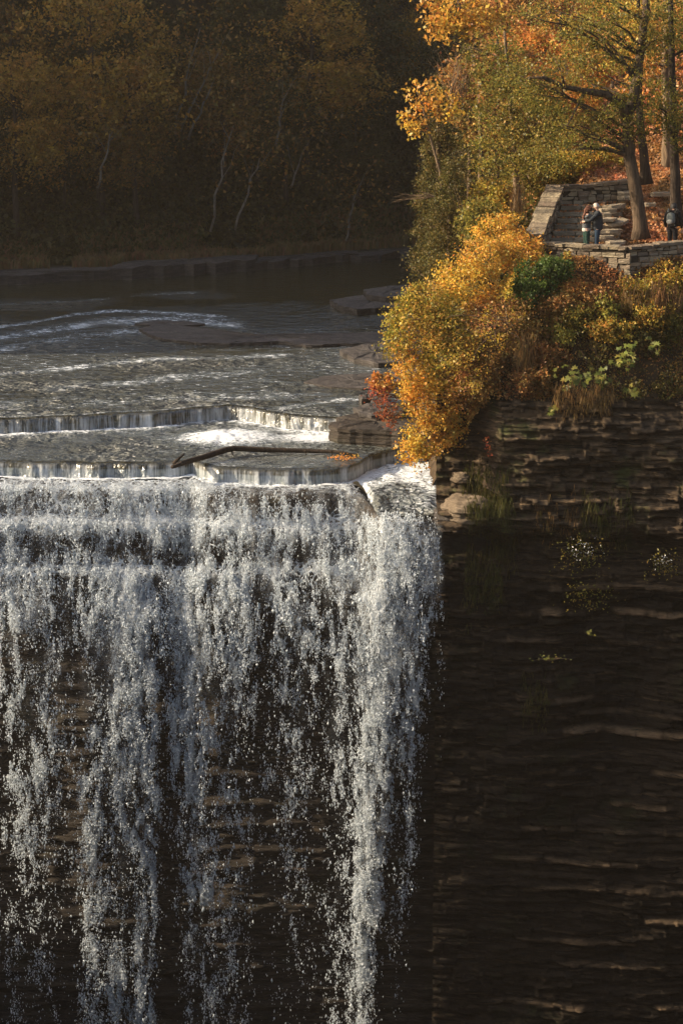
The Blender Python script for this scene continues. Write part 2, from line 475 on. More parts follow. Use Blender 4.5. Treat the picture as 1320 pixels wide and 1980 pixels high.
# irregular flat rock slab from an outline (list of (x,y) world), layered edge
def slab(name, outline, ztop, th, mat, label=None, cat='rock ledge', group=None, parent=None, layers=4, tilt=(0, 0), under=.12, top_j=.02):
    cx = sum(p[0] for p in outline)/len(outline); cyy = sum(p[1] for p in outline)/len(outline)
    pts = []
    n = len(outline)
    for i in range(n):
        a = outline[i]; b = outline[(i+1) % n]
        L = math.hypot(b[0]-a[0], b[1]-a[1]); k = max(2, int(L/.22)); k = min(k, 24)
        for q in range(k):
            t = q/k; jj = min(.09, L*.05)
            pts.append((a[0]+(b[0]-a[0])*t-cx+random.uniform(-jj, jj), a[1]+(b[1]-a[1])*t-cyy+random.uniform(-jj, jj)))
    m = len(pts); vs = []; fs = []
    z = 0; sc_ = 1.0
    lev = []
    rad = max(.2, sum(math.hypot(*p) for p in pts)/m)
    for l in range(layers):
        s1 = 1 - random.uniform(0, under)*min(1, .5/rad)*(1 if l else .4)
        d = th/layers
        lev.append((s1, z)); lev.append((s1, z-d)); z -= d
    for s1, zz in lev:
        for p in pts:
            jx = random.uniform(-top_j, top_j)
            vs.append((p[0]*s1, p[1]*s1, zz + jx*.5 + tilt[0]*p[0]*s1 + tilt[1]*p[1]*s1))
    K = len(lev)
    for l in range(K-1):
        for i in range(m):
            fs.append((l*m+i, (l+1)*m+i, (l+1)*m+(i+1) % m, l*m+(i+1) % m))
    # top: inner rings
    inner = []
    for rr in (.8, .5, .2):
        st = len(vs)
        for p in pts: vs.append((p[0]*rr, p[1]*rr, tilt[0]*p[0]*rr+tilt[1]*p[1]*rr + random.uniform(-1, 1)*top_j + top_j))
        inner.append(st)
    prev = 0
    for st in inner:
        for i in range(m): fs.append((prev+i, prev+(i+1) % m, st+(i+1) % m, st+i))
        prev = st
    vs.append((0, 0, top_j)); c = len(vs)-1
    for i in range(m): fs.append((prev+i, prev+(i+1) % m, c))
    fs.append(tuple((K-1)*m+i for i in range(m-1, -1, -1)))
    me = bpy.data.meshes.new(name); me.from_pydata(vs, [], fs); me.update(); me.materials.append(mat)
    o = bpy.data.objects.new(name, me); COL.objects.link(o)
    o.location = (cx, cyy, ztop)
    if parent: o.parent = parent
    if label: tag(o, label, cat, group)
    return o

# ================================================================== RIVER
def curve_px(pts, Z):
    w = [onz(px, py, Z) for px, py in pts]
    xs = np.array([q.x for q in w]); ys = np.array([q.y for q in w])
    o = np.argsort(xs); return xs[o], ys[o]
CA = curve_px([(-700, 815), (-300, 815), (0, 812), (150, 805), (300, 798), (380, 789), (440, 785), (490, 789), (520, 797), (570, 804), (640, 808), (760, 812), (900, 812)], 0.0)
CB = curve_px([(-700, 893), (-300, 892), (0, 893), (90, 895), (200, 896), (300, 895), (345, 893), (372, 890), (392, 898), (430, 905), (560, 909), (640, 907), (676, 903)], -.5)
cb2 = curve_px([(696, 894), (706, 886), (722, 878), (770, 868), (900, 862)], -.5)
CB = (np.concatenate([CB[0], cb2[0]]), np.concatenate([CB[1], cb2[1]]))
def YA(x): return np.interp(x, *CA) + .30*(fbm(x*1.1, 0, s=3)-.5)
def YB(x): return np.interp(x, *CB) + .30*(fbm(x*1.5, 5, s=4)-.5)
ZP0, ZP1, ZP2 = 0.0, -.5, -.97
def shoreY(x): return np.interp(x, [-70, -40, -24, -19, -13, -8, -3, 0, 4, 9, 30], [92, 103, 112, 114.5, 117, 120, 124, 127, 130, 133, 138])
xs = np.arange(-26, 7.0, .05); nc = len(xs)
ya, yb = YA(xs), YB(xs)
right = sst(.45, 1.15, xs)
ylip = yb-.42
ylip = ylip*(1-right) + (61.75 + .12*(fbm(xs*2, 9, s=8)-.5))*right
rows = []   # (Y array, Z array, foam and painted glint, fall, rip)
far = shoreY(xs)+3
def addrow(y, z, fo, fa, ri): rows.append((y, z, fo, fa, ri))
one = np.ones(nc)
# far river down to crest A
N0 = 300
Xw, Yw, Zw, Fo, Fa, Ri = [], [], [], [], [], []
# riffles, sky glints painted white (centre lines in photo pixels, on the water plane)
streaks = [([(0, 588), (150, 582), (250, 572), (380, 566)], .9, .37),
           ([(0, 632), (70, 622), (140, 608), (230, 600), (330, 606), (420, 611)], .8, .56),
           ([(0, 652), (100, 636), (200, 622), (300, 618), (400, 622), (470, 628)], 2.2, .52),
           ([(0, 676), (120, 655), (240, 640), (330, 645)], 2.4, .44),
           ([(0, 722), (120, 712), (230, 700), (340, 694), (560, 688)], 1.1, .49),
           ([(100, 748), (250, 740), (400, 722), (600, 710)], 1.8, .43),
           ([(0, 780), (200, 778), (400, 765), (650, 765)], 2.0, .41),
           ([(280, 618), (360, 628), (440, 632), (560, 655), (700, 663)], .6, .40),
           ([(540, 790), (640, 775), (720, 770)], .8, .46),
           ([(500, 735), (600, 745), (720, 748)], .9, .40)]
sk = [(curve_px(p, 0.0), w, a) for p, w, a in streaks]
for i in range(N0):
    t = i/(N0-1)
    y = far*(1-t) + (ya+.42)*t if False else (ya+.42) + (far-ya-.42)*(1-t)**1.35
    z = .03*(fbm(xs*.8, y*.8, s=21)-.5) + .02*(fbm(xs*2.5, y*2.5, s=22)-.5)
    fo = np.zeros(nc)
    for (cx_, cy_), w, a in sk:
        a = a*.86; w = w*1.25
        c = np.interp(xs, cx_, cy_); m = sst(cx_[0]-3, cx_[0]+.5, xs)*(1-sst(cx_[-1]-.5, cx_[-1]+1.5, xs))
        if cx_[0] < -12: m = 1-sst(cx_[-1]-.5, cx_[-1]+1.5, xs)
        c = c + .5*(fbm(xs*.6, 3, s=31)-.5)
        fo = np.maximum(fo, a*m*np.exp(-((y-c)/w)**2)*(.6+.8*fbm(xs*.9, y*.9, s=33)))
    fo = np.maximum(fo, (.21+.16*fbm(xs*.25, y*.25, s=36))*sst(104, 92, y))  # sparse white flecks painted for the sky's glints on ripples
    fo = np.maximum(fo, .42*np.exp(-np.clip(y-ya-.4, 0, 9)/.9))
    rip = .55 + .5*sst(90, 76, y)
    rip = rip*(1-.75*sst(104, 112, y))*(1-.45*np.exp(-((y-92)/4)**2)*(xs > -4))
    bnd = np.zeros(nc)
    for (cx_, cy_), w, a in sk:
        c = np.interp(xs, cx_, cy_); bnd = np.maximum(bnd, np.exp(-((y-c+1.2)/(w*1.2+1.5))**2)*(1-sst(cx_[-1]-1, cx_[-1]+3, xs)))
    rip = rip*.5 + .75*bnd*(.5+fbm(xs*.5, y*.6, s=34)) + .35*np.exp(-np.clip(y-ya, 0, 20)/4)
    addrow(y, z, fo, 0*one, rip*one)
def drop(yc, ztop, zbot, fo0, fo1):
    amp = np.interp(fbm(xs*1.1, 2, s=40), [.3, .7], [.03, .13])
    prof = [(.30, 0), (.16, -.015), (.07, -.05), (.02, -.11), (-.01, -.2), (-.03, -.34), (-.045, -.55), (-.06, -.8), (-.09, -1.02)]
    for k, (dy, q) in enumerate(prof):
        u = -q
        hh = ztop-zbot
        y = yc+dy + amp*(fbm(xs*5, k*.25, s=41)-.5)*2*u
        z = ztop + (-u)*hh*one
        addrow(y, z, (fo0 if u < .5 else fo1)*one, sst(0.02, .25, np.array(u))*one, .6*one)
drop(ya, ZP0, ZP1, .1, .3)
N1 = 80
for i in range(1, N1):
    t = i/(N1-1)
    y0 = ya-.12; y1 = yb+.36
    y = y0+(y1-y0)*t
    nearA = np.exp(-(y0-y)/.35)
    # boiling foam below the notch in the upper ledge
    nx, ny = -3.9, 70.2
    bo = np.exp(-(((xs-nx)/1.3)**2 + ((y-ny)/1.3)**2))
    bo2 = np.exp(-(((xs-(-1.0))/1.0)**2 + ((y-70.2)/.8)**2))
    z = ZP1 + .05*(fbm(xs*1.5, y*1.5, s=51)-.5) + bo*.28*fbm(xs*2.2, y*2.2, s=52) + nearA*.09*fbm(xs*5, y*5, s=53)
    fo = .31 + .40*nearA + .62*bo + .5*bo2 + .14*(fbm(xs*.7, y*1.3, s=54)-.5)
    fo = np.maximum(fo, .30*sst(-8, 0, xs)*(1-t*.6))
    addrow(y, z, fo, 0*one, 1.25*one)
drop(yb, ZP1, ZP2, .2, .7)
N2 = 90
for i in range(1, N2):
    t = i/(N2-1)
    y0 = yb-.12; y = y0+(ylip-y0)*t
    z = ZP2 + .16*(fbm(xs*2.0, y*2.0, s=61, o=5)-.45) + right*.16*(fbm(xs*1.3, y*1.0, s=62)-.5) - .40*right*sst(.72, 1, np.array(t))
    fo = .86*(1-right) + right*(.54 - .20*sst(.45, .8, np.array(t)) + .3*np.exp(-t/.15) + .45*(fbm(xs*1.1, y*1.1, s=63)-.5))
    addrow(y, z, fo, 0*one, 1.2*one)
YY = np.array([r[0] for r in rows]); ZZ = np.array([r[1]*one for r in rows])
V = np.stack([np.broadcast_to(xs, YY.shape), YY, ZZ], -1).reshape(-1, 3)
riv = mesh_np('river_water', V, grid_faces(len(rows), nc), M['water'], None,
              {'foam_glint': np.array([r[2]*one for r in rows]), 'fall': np.array([r[3]*one for r in rows]), 'rip': np.array([r[4]*one for r in rows])}, True)
tag(riv, kind='structure')

# ================================================================== ROCK BEHIND THE FALLS
xf = np.arange(-26, 4.6, .06); nf = len(xf)
ybf = YB(xf)
off = np.clip(ybf-65.95, -1.6, .2)*(1-sst(.6, 1.0, xf))
rt = sst(.05, 1.35, xf)
PL = [(66.3, -1.05, 1), (65.45, -1.08, 1), (65.1, -1.3, 1), (64.95, -1.95, .9), (64.4, -2.05, .8), (64.2, -3.3, .72), (63.65, -3.45, .62), (63.4, -4.6, .5), (62.9, -8, .3), (62.7, -14, .1), (62.4, -23, 0)]
PR = [(63.5, -1.45), (62.3, -1.45), (61.9, -1.5), (61.8, -2.2), (61.9, -3.2), (62.1, -4), (62.3, -5), (62.5, -6), (62.6, -8), (62.6, -14), (62.4, -23)]
def profile(xv, offv, rtv, ns, dy=0.0, PRx=PR):
    ss = np.linspace(0, len(PL)-1, ns); k = np.arange(len(PL))
    # more samples where long
    seg = [1, .5, .9, .7, 1.4, .7, 1.3, 3.4, 6, 9]
    cum = np.concatenate([[0], np.cumsum(seg)]); sv = np.interp(np.linspace(0, cum[-1], ns), cum, k)
    yl = np.interp(sv, k, [p[0] for p in PL]); zl = np.interp(sv, k, [p[1] for p in PL]); ol = np.interp(sv, k, [p[2] for p in PL])
    yr = np.interp(sv, k, [p[0] for p in PRx]); zr = np.interp(sv, k, [p[1] for p in PRx])
    low = sst(-1.3, -3.4, zl)[:, None]
    RT = (1-low)*rtv[None, :] + low*sst(-2.6, 1.3, xv)[None, :]
    Y = (yl[:, None] + ol[:, None]*offv[None, :])*(1-RT) + yr[:, None]*RT
    Z = zl[:, None]*(1-RT) + zr[:, None]*RT
    return Y+dy, Z
Yp, Zp = profile(xf, off, rt, 460)
XX = np.broadcast_to(xf, Yp.shape)
lay = fbm(XX*.25+Zp*.05, Zp*3.2 + .35*fbm(XX*.4, Zp*.4, s=70), s=71, o=4, g=.6)
lay2 = fbm(XX*1.4, Zp*5, s=72, o=3)
Yr = Yp - .42*(lay-.5)*sst(-1.2, -3.5, Zp) - .22*(lay2-.5) - .5*(fbm(XX*.5, Zp*.35, s=73)-.5)*sst(-3, -6, Zp)
V = np.stack([XX, Yr, Zp+.05*(lay2-.5)], -1).reshape(-1, 3)
o = mesh_np('falls_rock', V, grid_faces(*Yp.shape), M['rock_wet']); tag(o, kind='structure')

# ================================================================== CLIFF RIGHT OF THE FALLS
xc = np.arange(2.9, 22, .045); zc = np.arange(-25, 2.4, .045)
XC, ZC = np.meshgrid(xc, zc)
base = 61.15 - .10*(XC-4) + .10*(1-sst(2.4, 5.6, XC)) + .03*(ZC+10)
warp = .22*fbm(XC*.18, ZC*.25, s=80)
L1 = .55*fbm(0*XC+.3, (ZC+warp)*2.4, s=81, o=5, g=.66) + .45*fbm(XC*.28, (ZC+warp)*2.0, s=89, o=4, g=.6)
L2 = fbm(XC*.55+3, (ZC+warp)*6.5, s=82, o=3, g=.6)
steps = np.floor(L1*9)/9*.65 + L1*.35
def blocks(h, w, sd):
    row = np.floor((ZC+warp*.5)/h); o_ = _h(row, row*0+3, row*0, sd)
    b_ = np.floor(XC/(w*(.7+.6*o_)) + o_*7.3); return _h(b_, row, row*0, sd+1)
blk = blocks(.42, 1.3, 401)*.45 + blocks(.17, .6, 402)*.30 + blocks(.075, .33, 403)*.25
big = fbm(XC*.23, ZC*.22, s=84, o=3)
rel = np.interp(ZC, [-8, -2.2], [.5, .8])
YCf = base - 1.2*rel*(steps-.5) - .22*rel*(L2-.5) - .80*rel*(blk-.5)*(.4+1.2*fbm(XC*.3, ZC*.3, s=88)) - 1.9*(big-.5)*sst(4.2, 7.5, XC)
# upper massive band: smoother and proud; hollow below it; projecting bright layer at z = -4.7 and -9.7
upn = .9*(fbm(XC*.7, ZC*.5, s=92)-.5)
up = sst(-2.0, -1.5, ZC+upn)
YCf = YCf*(1-up) + (base-.55 - .75*(steps-.5) - .3*(L2-.5) - .75*(blk-.5) - .3*(fbm(XC*.5, ZC*.8, s=85)-.5))*up
YCf += .55*np.exp(-((ZC+2.3)/.45)**2)
BED = np.zeros_like(YCf)
for zl, am in ((-4.3, .45), (-8.1, .5), (-10.4, .3), (-6.0, .3), (-3.4, .25), (-9.3, .25), (-12.2, .3), (-14.0, .3), (-15.7, .3), (-5.2, .2), (-6.9, .2), (-7.5, .15), (-11.2, .2), (-13.1, .2), (-14.9, .18), (-17.0, .3)):
    bm_ = np.exp(-((ZC-zl-.25*(fbm(XC*.4, zl, s=86)-.5))/(.05+.13*am))**4)*sst(.46, .60, fbm(XC*.8, zl, s=87, o=4))*sst(4.3, 6.0, XC); YCf -= am*.45*bm_; BED = np.maximum(BED, bm_*np.clip(am*2, 0, .9))
# recess above the corner ledge by the water
YCf += 1.1*(1-sst(4.0, 4.9, XC))*sst(-1.05, -.95, ZC)
# darker recess towards the right: the face turns away into the gorge
YCf += .0
V = np.stack([XC, YCf, ZC], -1).reshape(-1, 3)
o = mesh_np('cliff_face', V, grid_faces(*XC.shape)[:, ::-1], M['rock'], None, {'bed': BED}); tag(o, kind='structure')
def cliffY(x, z):
    i = np.clip(np.round((np.asarray(x)-2.9)/.045).astype(int), 0, len(xc)-1); j = np.clip(np.round((np.asarray(z)+25)/.045).astype(int), 0, len(zc)-1)
    return YCf[j, i]

# ================================================================== BANK (right)
xb = np.concatenate([np.arange(1.5, 14, .12), np.arange(14, 60, .8)]); yb_ = np.concatenate([np.arange(60.0, 64, .06), np.arange(64, 90, .2), np.arange(90, 170, 1.5)])
XB, YB2 = np.meshgrid(xb, yb_)
def bankZ(x, y):
    x = np.asarray(x, float); y = np.asarray(y, float)
    front = 1.9 + (y-60.75)*1.72
    front = np.where(y < 60.75, 1.9 + (y-60.75)*12, front)
    foot = np.clip(y-72, 0, 60)*.035
    x0_ = x; x = x-foot
    left = (x-3.15)*1.55 + .5
    left = np.where(x < 3.2, (x-3.2)*2-.3, left); x = x0_
    back = 6.2 + np.clip(y-66.0, 0, 4)*.42 + np.clip(y-70, 0, 60)*.42
    back = np.minimum(back, 7.9+np.clip(y-70, 0, 14)*.42 + .05*np.clip(y-84, 0, 60))
    back = back + .45*np.clip(x-13, 0, 30)
    z = np.minimum(np.minimum(front, left + np.clip(y-70, 0, 40)*.05), back)
    flat = ((y > 63.3) & (y < 66.0) & (x > 6.0))
    n = .35*(fbm(x*.9, y*.9, s=90)-.5) + .12*(fbm(x*3, y*3, s=91)-.5)
    return z + np.where(flat, 0, n)*np.where(y < 60.9, .3, 1)
ZB = bankZ(XB, YB2)
V = np.stack([XB, YB2, ZB], -1).reshape(-1, 3)
Fb = grid_faces(*XB.shape); bx = XB.reshape(-1)[Fb].mean(1); by = YB2.reshape(-1)[Fb].mean(1); bz = ZB.reshape(-1)[Fb].min(1)
Fb = Fb[(by > 60.7 + 1.9*(1-sst(4.3, 5.2, bx))) & (bz > np.where(by < 64.5, .9, -1.6))]
o = mesh_np('river_bank', V, Fb, M['soil'], None, None, True); tag(o, kind='structure')

# ================================================================== FAR HILLSIDE (one sheet; unseen left ridge added to shade the wood)
xh = np.arange(-170, 150, 1.6); yh = np.arange(20, 330, 1.6)
XH, YH = np.meshgrid(xh, yh)
def hillZ(x, y):
    x = np.asarray(x, float); y = np.asarray(y, float)
    d = y - shoreY(x)
    z = np.where(d < 0, -1.5, np.minimum(d*1.0, .45) + np.clip(d-5, 0, 200)*.62)
    z = np.minimum(z, 62+0*z)
    z = np.where((y < 66.8) & (x < -26.5) & (d < 0), -14.0, z)      # unseen ground cut low so the sun reaches the falls
    # unseen ridge on the left, added and raised to shade the far wood
    dl = -32 - x
    rl = np.clip(dl*.75, np.where(y < 66.8, -14, -1.5), np.interp(y, [20, 50, 66, 84, 98, 330], [-11, -11, -6, 10, 90, 95]))
    z = np.maximum(z, np.where(dl > 0, rl, -20))
    z = z + np.where(z > .5, 1.8*(fbm(x*.06, y*.06, s=95)-.5)*np.clip(z-.5, 0, 1), 0)
    return z
ZH = hillZ(XH, YH)
V = np.stack([XH, YH, ZH], -1).reshape(-1, 3)
Fh = grid_faces(*XH.shape); hx = XH.reshape(-1)[Fh].max(1); hy = YH.reshape(-1)[Fh].min(1)
Fh = Fh[((hx < -27) | (hy > 76))]
o = mesh_np('hillside', V, Fh, M['soil_far'], None, None, True); tag(o, kind='structure')
# unseen gorge walls, added to keep skylight off the foot of the falls
v = MB()
def wseg(a, b, zt0, zt1): v.add([(a[0], a[1], zt0), (a[0], a[1], -25), (b[0], b[1], zt1), (b[0], b[1], -25)], [(0, 2, 3, 1)])
LW = [(-26, 66.2, -3.5), (-27, 61, -10), (-27, 54, -7), (-27, 42, 6), (-28, 20, 9), (-28, -10, 11), (-14, -40, 10), (10, -46, 8), (26, -20, 9), (27, 20, 9), (25, 50, 9), (22, 63, 8)]
for a, b in zip(LW[:-1], LW[1:]):
    if a[1] > 54:                      # ragged rim, shaped to break up the edge of its shadow
        prev = a; nn = 12
        for k in range(1, nn+1):
            t = k/nn; q = (a[0]+(b[0]-a[0])*t, a[1]+(b[1]-a[1])*t, a[2]+(b[2]-a[2])*t + (random.uniform(-1.6, 2.2) if k < nn else 0))
            wseg(prev, q, prev[2], q[2]); prev = q
    else: wseg(a, b, a[2], b[2])
out_ = [(p[0]*2.6, (p[1]-20)*1.8+20, p[2]+1) for p in LW[1:-2]]
for k in range(len(out_)-1):
    a, b = LW[k+1], LW[k+2]; v.add([a, b, out_[k+1], out_[k]], [(0, 1, 2, 3)])
v.add([(-26, 66.2, -3.5), (-27, 61, -10), out_[0], (-60, 70, -5)], [(0, 1, 2, 3)])
o = v.build('gorge_shade_wall', M['rock']); tag(o, kind='structure')
v = MB(); v.add([(-60, -120, -24), (200, -120, -24), (200, 63.5, -24), (-60, 63.5, -24)], [(0, 1, 2, 3)])
o = v.build('plunge_pool', M['water']); tag(o, kind='structure')
v = MB(); v.add([(-1500, -1500, -30), (1500, -1500, -30), (1500, 1500, -30), (-1500, 1500, -30)], [(0, 1, 2, 3)])
o = v.build('ground', M['soil_far']); tag(o, kind='structure')

# ================================================================== WATERFALL SHEETS
# coverage map: how much water there is, as seen from the overlook, on the plane of the falls
def G(px, c, w): return np.exp(-((px-c)/w)**2)
def cover(px, py):
    a = np.zeros_like(px)
    # upper steps
    U = sst(893, 916, py)*(1-sst(1095, 1125, py))
    stepf = .54 + .28*G(py, 932, 14) + .26*G(py, 1006, 14) + .34*G(py, 1102, 14) + .10*G(py, 1028, 22)
    dark = .20*G(px, 90, 75)*G(py, 1050, 22) + .24*G(px, 250, 60)*G(py, 1055, 28) + .22*G(px, 325, 45)*G(py, 1085, 18) + .20*G(px, 570, 90)*G(py, 1060, 28) + .26*G(px, 490, 30)*G(py, 955, 18) + .26*G(px, 610, 70)*G(py, 958, 18) + .20*G(px, 440, 60)*G(py, 1075, 20)
    bright = .16*G(px, 300, 60)*G(py, 985, 45) + .12*G(px, 110, 60)*G(py, 985, 25) + .15*G(px, 240, 40)*G(py, 1090, 40)
    a = U*(stepf-dark+bright)*(1-sst(700, 765, px))
    # right curtain
    jag = 90*(fbm(py/90, px/14, s=150)-.5)
    rc = sst(984, 999, py)*(1-sst(800, 885, px+jag+ (py-1000)*.05))*sst(610, 700, px)
    a = np.maximum(a, rc*np.interp(py, [990, 1060, 1150, 1300, 1500, 1980], [.74, .73, .60, .34, .08, .0])*np.interp(px, [600, 700, 760, 830, 885], [.7, 1, 1, .85, .6]))
    # below the steps: free-falling streams
    t = np.clip((py-1100)/880, 0, 1); D = sst(1085, 1110, py)
    s = np.zeros_like(px)
    s = np.maximum(s, G(px, 255-30*t+8*np.sin(py/60), 62-30*t)*np.interp(t, [0, .15, .45, .7, 1], [.92, .84, .70, .50, .38]))
    s = np.maximum(s, G(px, 195-12*t, 38)*np.interp(t, [0, .2, .45, .75, 1], [.5, .5, .54, .44, .36]))
    s = np.maximum(s, G(px, 290-12*t, 26)*np.interp(t, [0, .4, .55, 1], [.5, .6, .62, .58]))
    s = np.maximum(s, G(px, 360+30*t, 50-16*t)*np.interp(t, [0, .2, .45, .7, 1], [.9, .72, .5, .46, .44]))
    s = np.maximum(s, G(px, 450, 60)*np.interp(t, [0, .2, .4, .6, 1], [.72, .46, .32, .22, .16]))
    s = np.maximum(s, G(px, 570, 90)*np.interp(t, [0, .12, .3, .6, 1], [.62, .36, .24, .15, .10]))
    s = np.maximum(s, G(px, 70, 110)*np.interp(t, [0, .12, .3, .6, 1], [.70, .50, .30, .20, .14]))
    cx = np.interp(t, [0, .3, .6, 1], [725, 728, 715, 690])
    s = np.maximum(s, G(px, cx, np.interp(t, [0, .25, .5, 1], [90, 52, 38, 27]))*np.interp(t, [0, .3, .6, 1], [.86, .84, .80, .78]))
    s = np.maximum(s, G(px, 795-20*t, 26)*np.interp(t, [0, .3, .55, .8, 1], [.7, .52, .36, .2, .08]))
    s = np.maximum(s, G(px, 660, 40)*np.interp(t, [0, .3, .7, 1], [.6, .48, .38, .3]))
    s = s*(1-sst(825-70*t, 895-80*t, px+70*(fbm(py/70, px/12, s=151)-.5)))
    return np.maximum(a, D*s)*(1-.35*G(px, 712, 20)*(1-sst(1100, 1160, py)))

PRw = [(62.5, -1.25), (62.0, -1.30), (61.55, -1.45), (61.35, -2.0), (61.25, -3.0), (61.2, -4), (61.15, -5), (61.12, -6.5), (61.1, -9), (61.08, -14), (61.05, -23)]
PLw = list(PL)
def sheet(name, dy, mat, seed, scale_c=1.0, add_c=0.0, amp=.22, z0=None, z1=None, bulge=.25):
    global PL
    xw = np.arange(-24, 3.75, .05)
    ofw = np.clip(YB(xw)-65.95, -1.6, .2)*(1-sst(.6, 1.0, xw)); rw = sst(.05, 1.35, xw)
    sv = PL
    PL = [(66.0, -.95, 1), (65.4, -.98, 1), (65.0, -1.15, 1), (64.75, -1.85, .9), (64.35, -1.98, .8), (64.0, -3.2, .72), (63.6, -3.36, .62), (62.9, -4.6, .5), (62.5, -8, .3), (62.3, -14, .1), (62.2, -23, 0)]
    Y, Z = profile(xw, ofw, rw, 620, 0, PRw)
    PL = sv
    X = np.broadcast_to(xw, Y.shape)
    px, py = proj(X, Y, Z)
    c = cover(px, py)
    c = c*np.interp(py, [1100, 1250, 1500, 1980], [1, .84, .58, .42])
    # vertical streaming and lumps
    st = fbm(X*2.2, Z*.28, s=seed, o=4, g=.6) - .5
    lp = fbm(X*3.0, Z*2.2, s=seed+1, o=4, g=.6) - .5
    big = fbm(X*.7, Z*.3, s=seed+2, o=3) - .5
    c2 = np.clip(c*scale_c + add_c + np.clip(c*1.6, 0, 1)*(.42*st + .16*lp + .16*big), 0, 1)*(c > .015)
    Yd = Y - dy - amp*(lp*1.2 + st*.8 + .1) - bulge*c*sst(.2, .9, c)*.3
    V = np.stack([X, Yd, Z + .05*lp], -1).reshape(-1, 3)
    Fq = grid_faces(*Y.shape)
    keep = c2.reshape(-1)[Fq].max(1) > .06
    if z1 is not None: keep &= (Z.reshape(-1)[Fq[:, 0]] > z1)
    o = mesh_np(name, V, Fq[keep], mat, None, {'cov': c2}, True)
    return tag(o, kind='structure')
sheet('waterfall', .10, M['froth_b'], 200, .92, -.04, .15)
sheet('waterfall', .32, M['froth_a'], 210, .92, -.05, .30)
sheet('waterfall', .60, M['froth_c'], 220, .85, -.08, .35)

mo_ = [sheet('waterfall_mist', .85, M['mist'], 230, 1.0, 0, .3)]
mo_ += [sheet('waterfall_mist', .45, M['mist'], 240, .9, 0, .3)]
for q_, l_ in zip(mo_, ('outer veil of fine mist in front of the falling water', 'inner veil of fine mist close behind the outer one')): tag(q_, l_, 'mist', None, 'stuff')
# ---- flying drops
def drops(n, seed):
    r = np.random.default_rng(seed)
    X = r.uniform(-14.5, 3.6, n*10); Z = r.uniform(-21.5, -1.0, n*10)
    lo = sst(-1.3, -3.4, Z); rw = (1-lo)*sst(.05, 1.35, X) + lo*sst(-2.6, 1.3, X); ofw = np.clip(YB(X)-65.95, -1.6, .2)*(1-sst(.6, 1.0, X))
    k = [-23, -14, -8, -4.6, -3.36, -3.2, -1.98, -1.85, -1.1, -.9]
    Yl = np.interp(Z, k, [62.0, 62.1, 62.3, 62.7, 63.3, 63.8, 64.0, 64.5, 64.8, 65.0]) + ofw*np.interp(Z, [-14, -8, -4, -1], [.1, .3, .6, 1])
    Yr = np.interp(Z, [-23, -9, -3, -1.5], [61.0, 61.0, 61.15, 61.5])
    Y = Yl*(1-rw) + Yr*rw - np.abs(r.normal(0, .35, len(X)))
    px, py = proj(X, Y, Z)
    c = cover(px, py)
    kk = r.uniform(0, 1, len(X)) < np.clip(c*1.6, 0, 1); X, Y, Z, px, py, c = (q[kk] for q in (X, Y, Z, px, py, c))
    f = fbm(X*1.6, Z*.35, Y*.4, s=301, o=4, g=.6)
    g = fbm(X*7, Z*2.4, Y, s=303, o=3, g=.6)
    g2 = fbm(X*2.6, Z*1.1, Y, s=305, o=3, g=.6)
    w = 1.45*np.clip(c, 0, 1)**1.25*np.clip((f-.30)*3.2, .08, 1.3)*np.clip((g-.42)*9, .05, 2.2)*np.clip((g2-.33)*4.5, .15, 1.5)
    w *= np.interp(py, [1000, 1150, 1400, 1700, 1980], [.25, .7, 1, .72, .5])
    ok = r.uniform(0, 1, len(X)) < w*.9
    P = np.stack([X, Y, Z], 1)[ok]
    return P[:n]
P = drops(700000, 71)
r_ = np.random.default_rng(72)
n = len(P); print('drops', n)
sz = np.exp(r_.normal(math.log(.0068), .5, n)).clip(.0028, .024)[:, None]
T = np.array([[1, 1, 1], [-1, -1, 1], [-1, 1, -1], [1, -1, -1]], float)
q = r_.normal(size=(n, 3)); q /= np.linalg.norm(q, axis=1)[:, None]
Vd = []
for k in range(4):
    v0 = T[k][None, :]*np.ones((n, 1)); v0 = v0 + np.cross(q, v0)*r_.uniform(.2, 1.2, (n, 1))
    Vd.append(P + v0*sz*np.array([.85, .85, 2.0]))
V = np.stack(Vd, 1).reshape(-1, 3)
i4 = np.arange(n)[:, None, None]*4
Fd = (i4 + np.array([[0, 1, 2], [0, 3, 1], [0, 2, 3], [1, 3, 2]])[None]).reshape(-1, 3)
o = mesh_np('waterfall_spray', V, Fd, M['drops']); tag(o, 'white spray and flying drops of the waterfall in front of the dark rock', 'spray', None, 'stuff')

# ================================================================== STONEWORK ON THE TERRACE
TZ = 6.2
def blocks_along(mb, A, B, z0, z1a, z1b, thick, course=(.10, .20), length=(.16, .5), out=.045):
    """dry-laid courses from A to B (xy); top height runs z1a -> z1b"""
    A = Vector((A[0], A[1], 0)); B = Vector((B[0], B[1], 0)); B = B+(B-A).normalized()*thick*.38; D = B-A; L = D.length; d = D.normalized(); nrm = Vector((-d.y, d.x, 0))
    rot = Matrix.Rotation(math.atan2(d.y, d.x), 3, 'Z')
    z = z0
    while z < max(z1a, z1b):
        h = random.uniform(*course); x = -random.uniform(0, .2)
        while x < L:
            l = random.uniform(*length); xm = min(max(x+l/2, 0), L); top = z1a+(z1b-z1a)*xm/L
            if z + h*.5 < top:
                hh = min(h, top-z)
                x0 = max(x, 0); x1 = min(x+l, L)
                if x1-x0 > .05:
                    c = A + d*((x0+x1)/2) + nrm*random.uniform(-out, out)
                    mb.box((c.x, c.y, z+hh/2), (x1-x0-.03, thick+random.uniform(-.06, .03), hh-.026), rot, .02)
            x += l
        z += h
